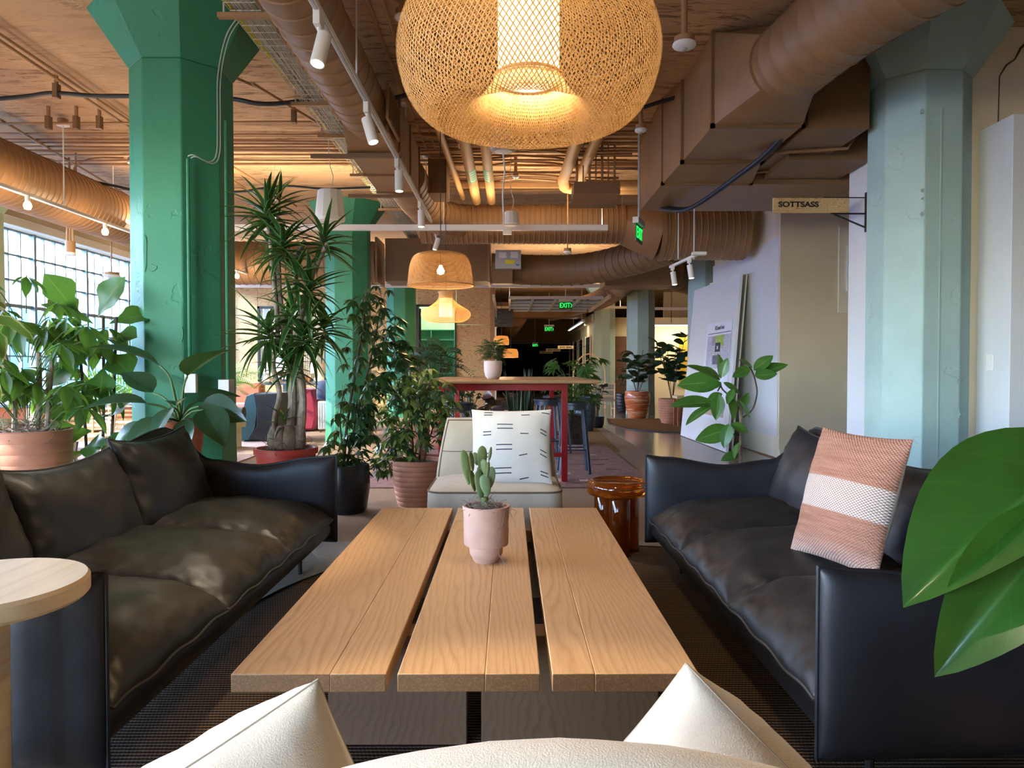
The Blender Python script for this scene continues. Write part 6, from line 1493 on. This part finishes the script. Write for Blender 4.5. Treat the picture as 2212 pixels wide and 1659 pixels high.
# hall beyond: curtain, right hand rooms
ctn = thing('dark_curtain', 'floor length navy curtain closing the far end of the hall', 'curtain', (0,0,0))
n = 90; a = []; b = []
for k in range(n+1):
    x = lerp(-.5, 2.70, k/n); y = 33+.10*math.sin(k*1.15)+.04*math.sin(k*2.9); a.append((x,y,0)); b.append((x,y,2.25))
MB().loft([a,b], caps=False, closed=False).obj('cloth', M['curtain'], ctn, smooth=60, recalc=False); MB().tube([(-.5,33,2.27),(2.70,33,2.27)], .02, 8).obj('rail', M['grey_metal'], ctn)
struct(MB().box(-3,3,33.4,33.6,0,ZC).obj('wall_far_end', M['duct_dark'], smooth=0))
rm = struct(MB().prism([(2.72,22.9),(2.72,32.9),(2.85,32.9),(2.85,23.03),(9,23.03),(9,22.9)], 0, 2.75).obj('wall_hall_right', M['cream_wall'], smooth=0))
struct(MB().box(-.62,-.54,YW+.2,33.4,0,ZC).obj('wall_hall_left', M['duct_dark'], smooth=0))
MB().box(2.60,2.72,22.85,32.9,2.62,2.86).obj('soffit', M['offwhite'], rm, smooth=0)
for k, y in enumerate((24.0,26.4,28.6,30.6)):
    wn = thing('window_%d' % (7+k), None, None, (2.70, y, 0)); struct(wn, 'dark glazed meeting room front in the far hall')
    MB().box(-.02,.0,0,1.5,.1,2.2).obj('pane', M['dark_glass'], wn, smooth=0)
    for yy in (-.03, 1.5): MB().box(-.035,.0,yy,yy+.05,0,2.25).obj('frame', M['offwhite'], wn, smooth=0)
struct(MB().box(3.25,3.75,22.86,22.9,0,2.15).obj('door_3', simple('brown_door', (.16,.07,.04), .5), smooth=0))
ln = thing('linear_light', 'glowing white tube light along the soffit of the far rooms', 'light', (0,0,0), 'long white linear lights')
MB().beam((2.3,22.5,2.62),(2.3,27.5,2.62), .09, .08).obj('housing', M['grey_metal'], ln, smooth=0); MB().beam((2.26,22.5,2.575),(2.26,27.5,2.575), .06, .02).obj('tube', M['linear'], ln, smooth=0)
for y in (23,26): MB().tube([(2.3,y,2.66),(2.3,y,ZC)], .01, 6).obj('rod', M['grey_metal'], ln)
area('far_room_wash', (2.2,25,2.55), .2, 45, (1,.86,.62), (.3,0,-1), 5)
for k, (px, py, Y, tx) in enumerate(((1222,750,25.5,''),(1195,756,28,''),(1180,761,30.5,''))):
    s_ = thing('hall_sign', ['nearest plywood blade sign in the far hall','middle plywood blade sign in the far hall','farthest plywood blade sign in the far hall'][k], 'sign', W(px,py,Y), 'plywood blade signs in the hall')
    MB().box(-.28,.28,-.01,.01,-.055,.055).obj('board', M['sign_ply'], s_, smooth=0)
    MB().box(.26,2.72-s_.location.x,-.008,.008,.02,.035).obj('bracket_arm', M['black_metal'], s_, smooth=0)
    for j in range(11):
        if j != 5: MB().box(-.21+j*.038,-.18+j*.038,-.0115,-.0095,-.022,.022).obj('lettering', M['black_metal'], s_, smooth=0)
struct(MB().box(5.1,9,23.9,24,0,ZC).obj('wall_right_far', M['cream_wall'], smooth=0))
yp = thing('yellow_picture', 'large mustard yellow panel on the far cream wall behind the rubber plants', 'picture', (5.35, 22.86, 1.0)); MB().box(0,1.6,-.03,0,-.3,1.15).obj('panel', simple('mustard_panel', (.42,.27,.02), .6), yp, smooth=0); MB().box(-.05,1.65,-.02,0,-.35,1.2).obj('frame', M['offwhite'], yp, smooth=0)
lw = thing('linear_light', 'bright white linear light washing the far cream wall on the right', 'light', (0,0,0), 'long white linear lights')
MB().box(4.3,6.6,22.3,22.36,2.44,2.48).obj('tube', M['linear'], lw, smooth=0); MB().box(4.3,6.6,22.28,22.38,2.48,2.54).obj('housing', M['offwhite'], lw, smooth=0); MB().tube([(5,22.33,2.54),(5,22.33,ZC)], .01, 6).obj('rod', M['black_metal'], lw)
area('wall_washer', (5.4,22.25,2.43), 2.2, 55, (1,.84,.5), (0,.5,-1), .1)
# woven chairs
def wchair(label, loc, rz):
    t_ = thing('woven_chair', label, 'chair', loc, 'woven cord chairs', rz)
    for x in (-.26,.26):
        MB().tube([(x,.25,0),(x,.25,.80)], .018, 8).obj('leg', M['ash'], t_); MB().tube([(x,-.25,0),(x,-.25,.42)], .018, 8).obj('leg', M['ash'], t_)
        MB().tube([(x,-.25,.2),(x,.25,.2)], .012, 6).obj('stretcher', M['ash'], t_)
    MB().box(-.27,.27,-.27,.27,.38,.43).obj('seat', simple('cord_seat', (.35,.28,.19), .9), t_, bevel=.01)
    for z in (.50,.64,.78): MB().tube([(-.26,.25,z),(.26,.25,z)], .014, 8).obj('back_rail', M['ash'], t_)
    mb = MB()
    for k in range(34): x = -.25+k*.0152; mb.box(x,x+.008,.245,.255,.42,.78)
    tag(mb.obj('cord_weave', simple('grey_cord', (.25,.22,.17), .9), t_, smooth=0), kind='stuff')
wchair('woven cord chair facing away in front of the pale columns', (W(1303,0,17.0).x, 17.0, 0), PI)
# hanging hoop chair + white cabinet impressions
hc = thing('hoop_lamp', 'big bamboo hoop frame standing before the far cream wall', 'sculpture', (W(1275,0,20.5).x,20.5,0))
MB().tube([(.45*math.cos(a),0,.9+.65*math.sin(a)) for a in [PI*k/20 for k in range(21)]], .02, 8).obj('hoop', M['ash'], hc); MB().tube([(-.45,0,0),(-.45,0,.9)], .02, 8).obj('leg', M['ash'], hc); MB().tube([(.45,0,0),(.45,0,.9)], .02, 8).obj('leg', M['ash'], hc)
MB().tube([(-.4,0,1.2),(.1,.0,1.45)], .012, 6).obj('brace', M['ash'], hc)
wt = thing('wood_stool', 'small wooden stool behind the leaning boards on the mustard rug', 'stool', (W(1466,0,14.2).x,14.2,0.006))
MB().box(-.04,.5,-.2,.2,.55,.60).obj('top', M['ash'], wt, bevel=.005)
for (x,y) in ((0,-.17),(.45,-.17),(0,.17),(.45,.17)): MB().box(x-.02,x+.02,y-.02,y+.02,0,.55).obj('leg', M['terracotta2'], wt, smooth=0)
# ---------------------------------------------------------------- lounge furniture beyond the big column
M['teal'] = fabric('teal_velvet', (.06,.14,.15)); M['charcoal'] = fabric('charcoal_wool', (.035,.037,.038)); M['crimson'] = fabric('crimson_wool', (.26,.025,.045)); M['tan_leather'] = simple('tan_leather', (.36,.12,.05), .5)
def sideprof(name, label, loc, prof, wd, m1, m2, rz=0):
    t_ = thing(name, label, 'chair', loc, rz=rz)
    MB().loft([[(x,-wd/2,z) for x,z in prof],[(x,-wd/2-.03,z*.97+.01) for x,z in prof]]).obj('side', m1, t_, smooth=60)
    MB().loft([[(x,-wd/2,z) for x,z in prof],[(x,wd/2,z) for x,z in prof]]).obj('body', m2, t_, smooth=50, bevel=.02)
    return t_
Yl = 11.6; lx = W(560,0,Yl).x
sideprof('lounge_chair', 'teal velvet lounge chair with a charcoal back, seen from the side beyond the big column', (lx, Yl, 0), [(-.48,.30),(-.30,.32),(-.18,.38),(-.13,.60),(-.10,.72),(0,.76),(.02,.76),(.06,.5),(.02,.2),(-.08,.03),(-.2,.02),(-.42,.14)], .8, M['teal'], M['teal'])
MB().loft([[(x,-.43,z) for x,z in ((-.02,.75),(.38,.76),(.38,.03),(-.10,.03),(.04,.25),(.05,.5))],[(x,.4,z) for x,z in ((-.02,.75),(.38,.76),(.38,.03),(-.10,.03),(.04,.25),(.05,.5))]]).obj('back', M['charcoal'], kids and [o for o in bpy.data.objects if o.name.startswith('lounge_chair')][0], smooth=30, bevel=.03)
cr_ = thing('armchair', 'crimson wool armchair behind the dracaena canes', 'chair', (W(668,0,13.4).x, 13.4, 0))
MB().loft([[(x*s_, -.35, z) for x, z in ((-.22,.02),(.12,.02),(.18,.25),(.16,.55),(.10,.76),(-.1,.78),(-.25,.75))] for s_ in (1,)]+[[(x, .4, z) for x, z in ((-.22,.02),(.12,.02),(.18,.25),(.16,.55),(.10,.76),(-.1,.78),(-.25,.75))]]).obj('body', M['crimson'], cr_, smooth=40, bevel=.04, )
MB().tube(smoothpath([(-.14,-.36,.5),(-.08,-.365,.66),(.02,-.36,.77)],4), .006, 5).obj('piping', M['black_metal'], cr_)
rb = thing('red_side_panel', 'rose red armchair side beside the crimson armchair', 'chair', (W(655,0,14.6).x-.25,14.6,0)); MB().box(-.2,.25,-.3,.3,0,.62).obj('body', M['crimson'], rb, bevel=.06)
sc_ = thing('metal_suitcase', 'ribbed aluminium suitcase standing by the green column', 'suitcase', (W(697,0,13.0).x,13.0,0))
MB().box(-.10,.22,-.12,.12,.05,.56).obj('shell', M['steel'], sc_, bevel=.02)
for k in range(6): MB().box(-.08+k*.045,-.07+k*.045,-.126,-.12,.08,.53).obj('rib', M['grey_metal'], sc_, smooth=0)
for x in (-.06,.18): MB().cyl((x,-.08,.025),(x,-.05,.025), .025, 10).obj('wheel', M['black_metal'], sc_)
bg_ = thing('navy_bag', 'navy cloth bag on the metal suitcase', 'bag', (W(697,0,13.0).x+.03,13.0,.56)); 
puff(.36,.38,.2, 14, 12, p=3, wr=.03, seed=3, warp=lambda a,b,s,x,y,z:(x,z,.19+y*(1-.15*abs(a)))).obj('body', fabric('navy_cloth', (.03,.045,.09)), bg_, smooth=180)
# plywood-wall table with lamps
tb = thing('console_table', 'grey console table in front of the plywood wall holding lamps', 'table', (W(640,0,18.6).x,18.6,0))
MB().box(-1.2,.9,-.3,.3,.72,.76).obj('top', M['bluegrey_metal'], tb, smooth=0)
for x in (-1.1,-.3,.8): MB().box(x-.03,x+.15,-.25,.25,0,.72).obj('leg', M['bluegrey_metal'], tb, smooth=0)
tx_ = tb.location.x
def tlamp(label, x, h, r0, r1, warm, cone=False, cat='lamp'):
    t_ = thing('table_lamp', label, cat, (x, 18.5, .76), 'table lamps on the console')
    MB().lathe([(0,0),(.10,0),(.15,.05),(.12,.12),(.05,.2),(.035,.26),(0,.26)], n=24).obj('base', M['lamp_white'] if not cone else M['ash'], t_, smooth=60)
    z0 = .26; MB().lathe([(r0,z0),(r1,z0+h)], n=32).obj('shade', simple('warm_linen_shade', (.85,.68,.45), .8) if warm else M['lamp_white'], t_, smooth=60)
    if warm: point('lamp_bulb', (x,18.5,.76+z0+h/2), 12, r=.04)
tlamp('table lamp with a cream drum shade and white base on the console', W(684,0,18.5).x, .26, .21, .20, True)
tlamp('table lamp with a white cone shade on the console', W(573,0,18.5).x, .26, .17, .05, False, True)
pt_ = thing('terracotta_pot', 'small terracotta pot on the console beside the drum shade lamp', 'pot', (W(657,0,18.5).x,18.45,.76)); MB().lathe([(0,0),(.07,0),(.10,.17),(.115,.17),(.115,.2),(.09,.2)], n=24).obj('pot', M['terracotta'], pt_)
rbw = thing('red_bowl_vase', 'pale vase with a red bowl top on the console', 'vase', (W(600,0,18.5).x,18.45,.76)); MB().lathe([(0,0),(.05,0),(.05,.2),(.11,.23),(.12,.30),(.10,.30)], n=24).obj('vase', M['red'], rbw); MB().lathe([(.055,0),(.055,.19)], n=20).obj('sleeve', M['offwhite'], rbw)
ls = thing('leather_armchair', 'tan leather armchair with a rose seat by the factory windows right of the big column', 'chair', (W(512,0,15).x,15,0))
MB().box(-.45,.35,-.3,.4,.12,.42).obj('seat', fabric('rose_cloth', (.45,.16,.12)), ls, bevel=.06); MB().box(-.45,.35,.3,.55,.3,.82).obj('backrest', M['tan_leather'], ls, bevel=.08)
for x in (-.4,.3): MB().cyl((x,-.2,0),(x,-.2,.14), .02, 8).obj('leg', M['darkbark'], ls); MB().cyl((x,.4,0),(x,.4,.14), .02, 8).obj('leg', M['darkbark'], ls)
# window-side seating seen through the leaves on the left
mt = thing('long_table', 'long wooden table with a dark top by the factory windows', 'table', (W(120,0,8.6).x,8.6,0))
MB().box(-1.8,1.5,-.45,.45,.70,.74).obj('top', M['bluegrey_metal'], mt, bevel=.004)
for x in (-1.6,-.1,1.35): MB().box(x-.05,x+.05,-.4,.4,0,.70).obj('leg', M['ash'], mt, bevel=.004)
MB().box(-1.7,1.45,-.03,.03,.55,.70).obj('apron', M['terracotta2'], mt, smooth=0)
bn = thing('cushioned_bench', 'pale wooden bench with a dark roll cushion by the factory windows', 'bench', (W(290,0,10.2).x,10.2,0))
MB().box(-1.4,1.4,-.3,.3,.30,.40).obj('seat', M['ash'], bn, bevel=.01); MB().cyl((-1.4,.22,.50),(1.4,.22,.50), .09, 14).obj('roll', M['charcoal'], bn)
for x in (-1.3,1.3): MB().box(x-.04,x+.04,-.28,.28,0,.30).obj('leg', M['ash'], bn, smooth=0)
for (px, Y, lab, rz) in ((175,7.4,'round wicker seat chair on splayed black legs nearest the fig',.3),(262,7.9,'round wicker seat chair on splayed black legs behind the fig',-.4)):
    t_ = thing('wicker_chair', lab, 'chair', (W(px,0,Y).x,Y,0), 'wicker chairs by the windows', rz)
    MB().lathe([(0,.42),(.24,.42),(.26,.46),(.22,.47),(0,.45)], n=24).obj('seat', M['ash'], t_)
    for k in range(4):
        a = PI/4+k*PI/2; MB().beam((.15*math.cos(a),.15*math.sin(a),.43),(.27*math.cos(a),.27*math.sin(a),0),.018,.018).obj('leg', M['black_metal'], t_, smooth=0)
    for z in (.52,.57,.62,.67,.72): MB().tube([(.27*math.cos(a),.27*math.sin(a),z) for a in [PI*k/12 for k in range(13)]], .012, 6).obj('back_hoop', M['ash'], t_)
    for a in (0,PI/2,PI): MB().tube([(.24*math.cos(a),.24*math.sin(a),.45),(.27*math.cos(a),.27*math.sin(a),.74)], .012, 6).obj('back_post', M['ash'], t_)
rgw = thing('window_rug', 'pale rug by the factory windows', 'rug', (-5.2, 8.5, 0)); MB().box(-1.9,1.9,-3,3,.003,.012).obj('pile', M['runner_light'], rgw, smooth=0)

# ---------------------------------------------------------------- tidy: merge check
print('OBJECTS', len(bpy.data.objects), 'TRIS', sum(len(m.polygons)*2 for m in bpy.data.meshes))
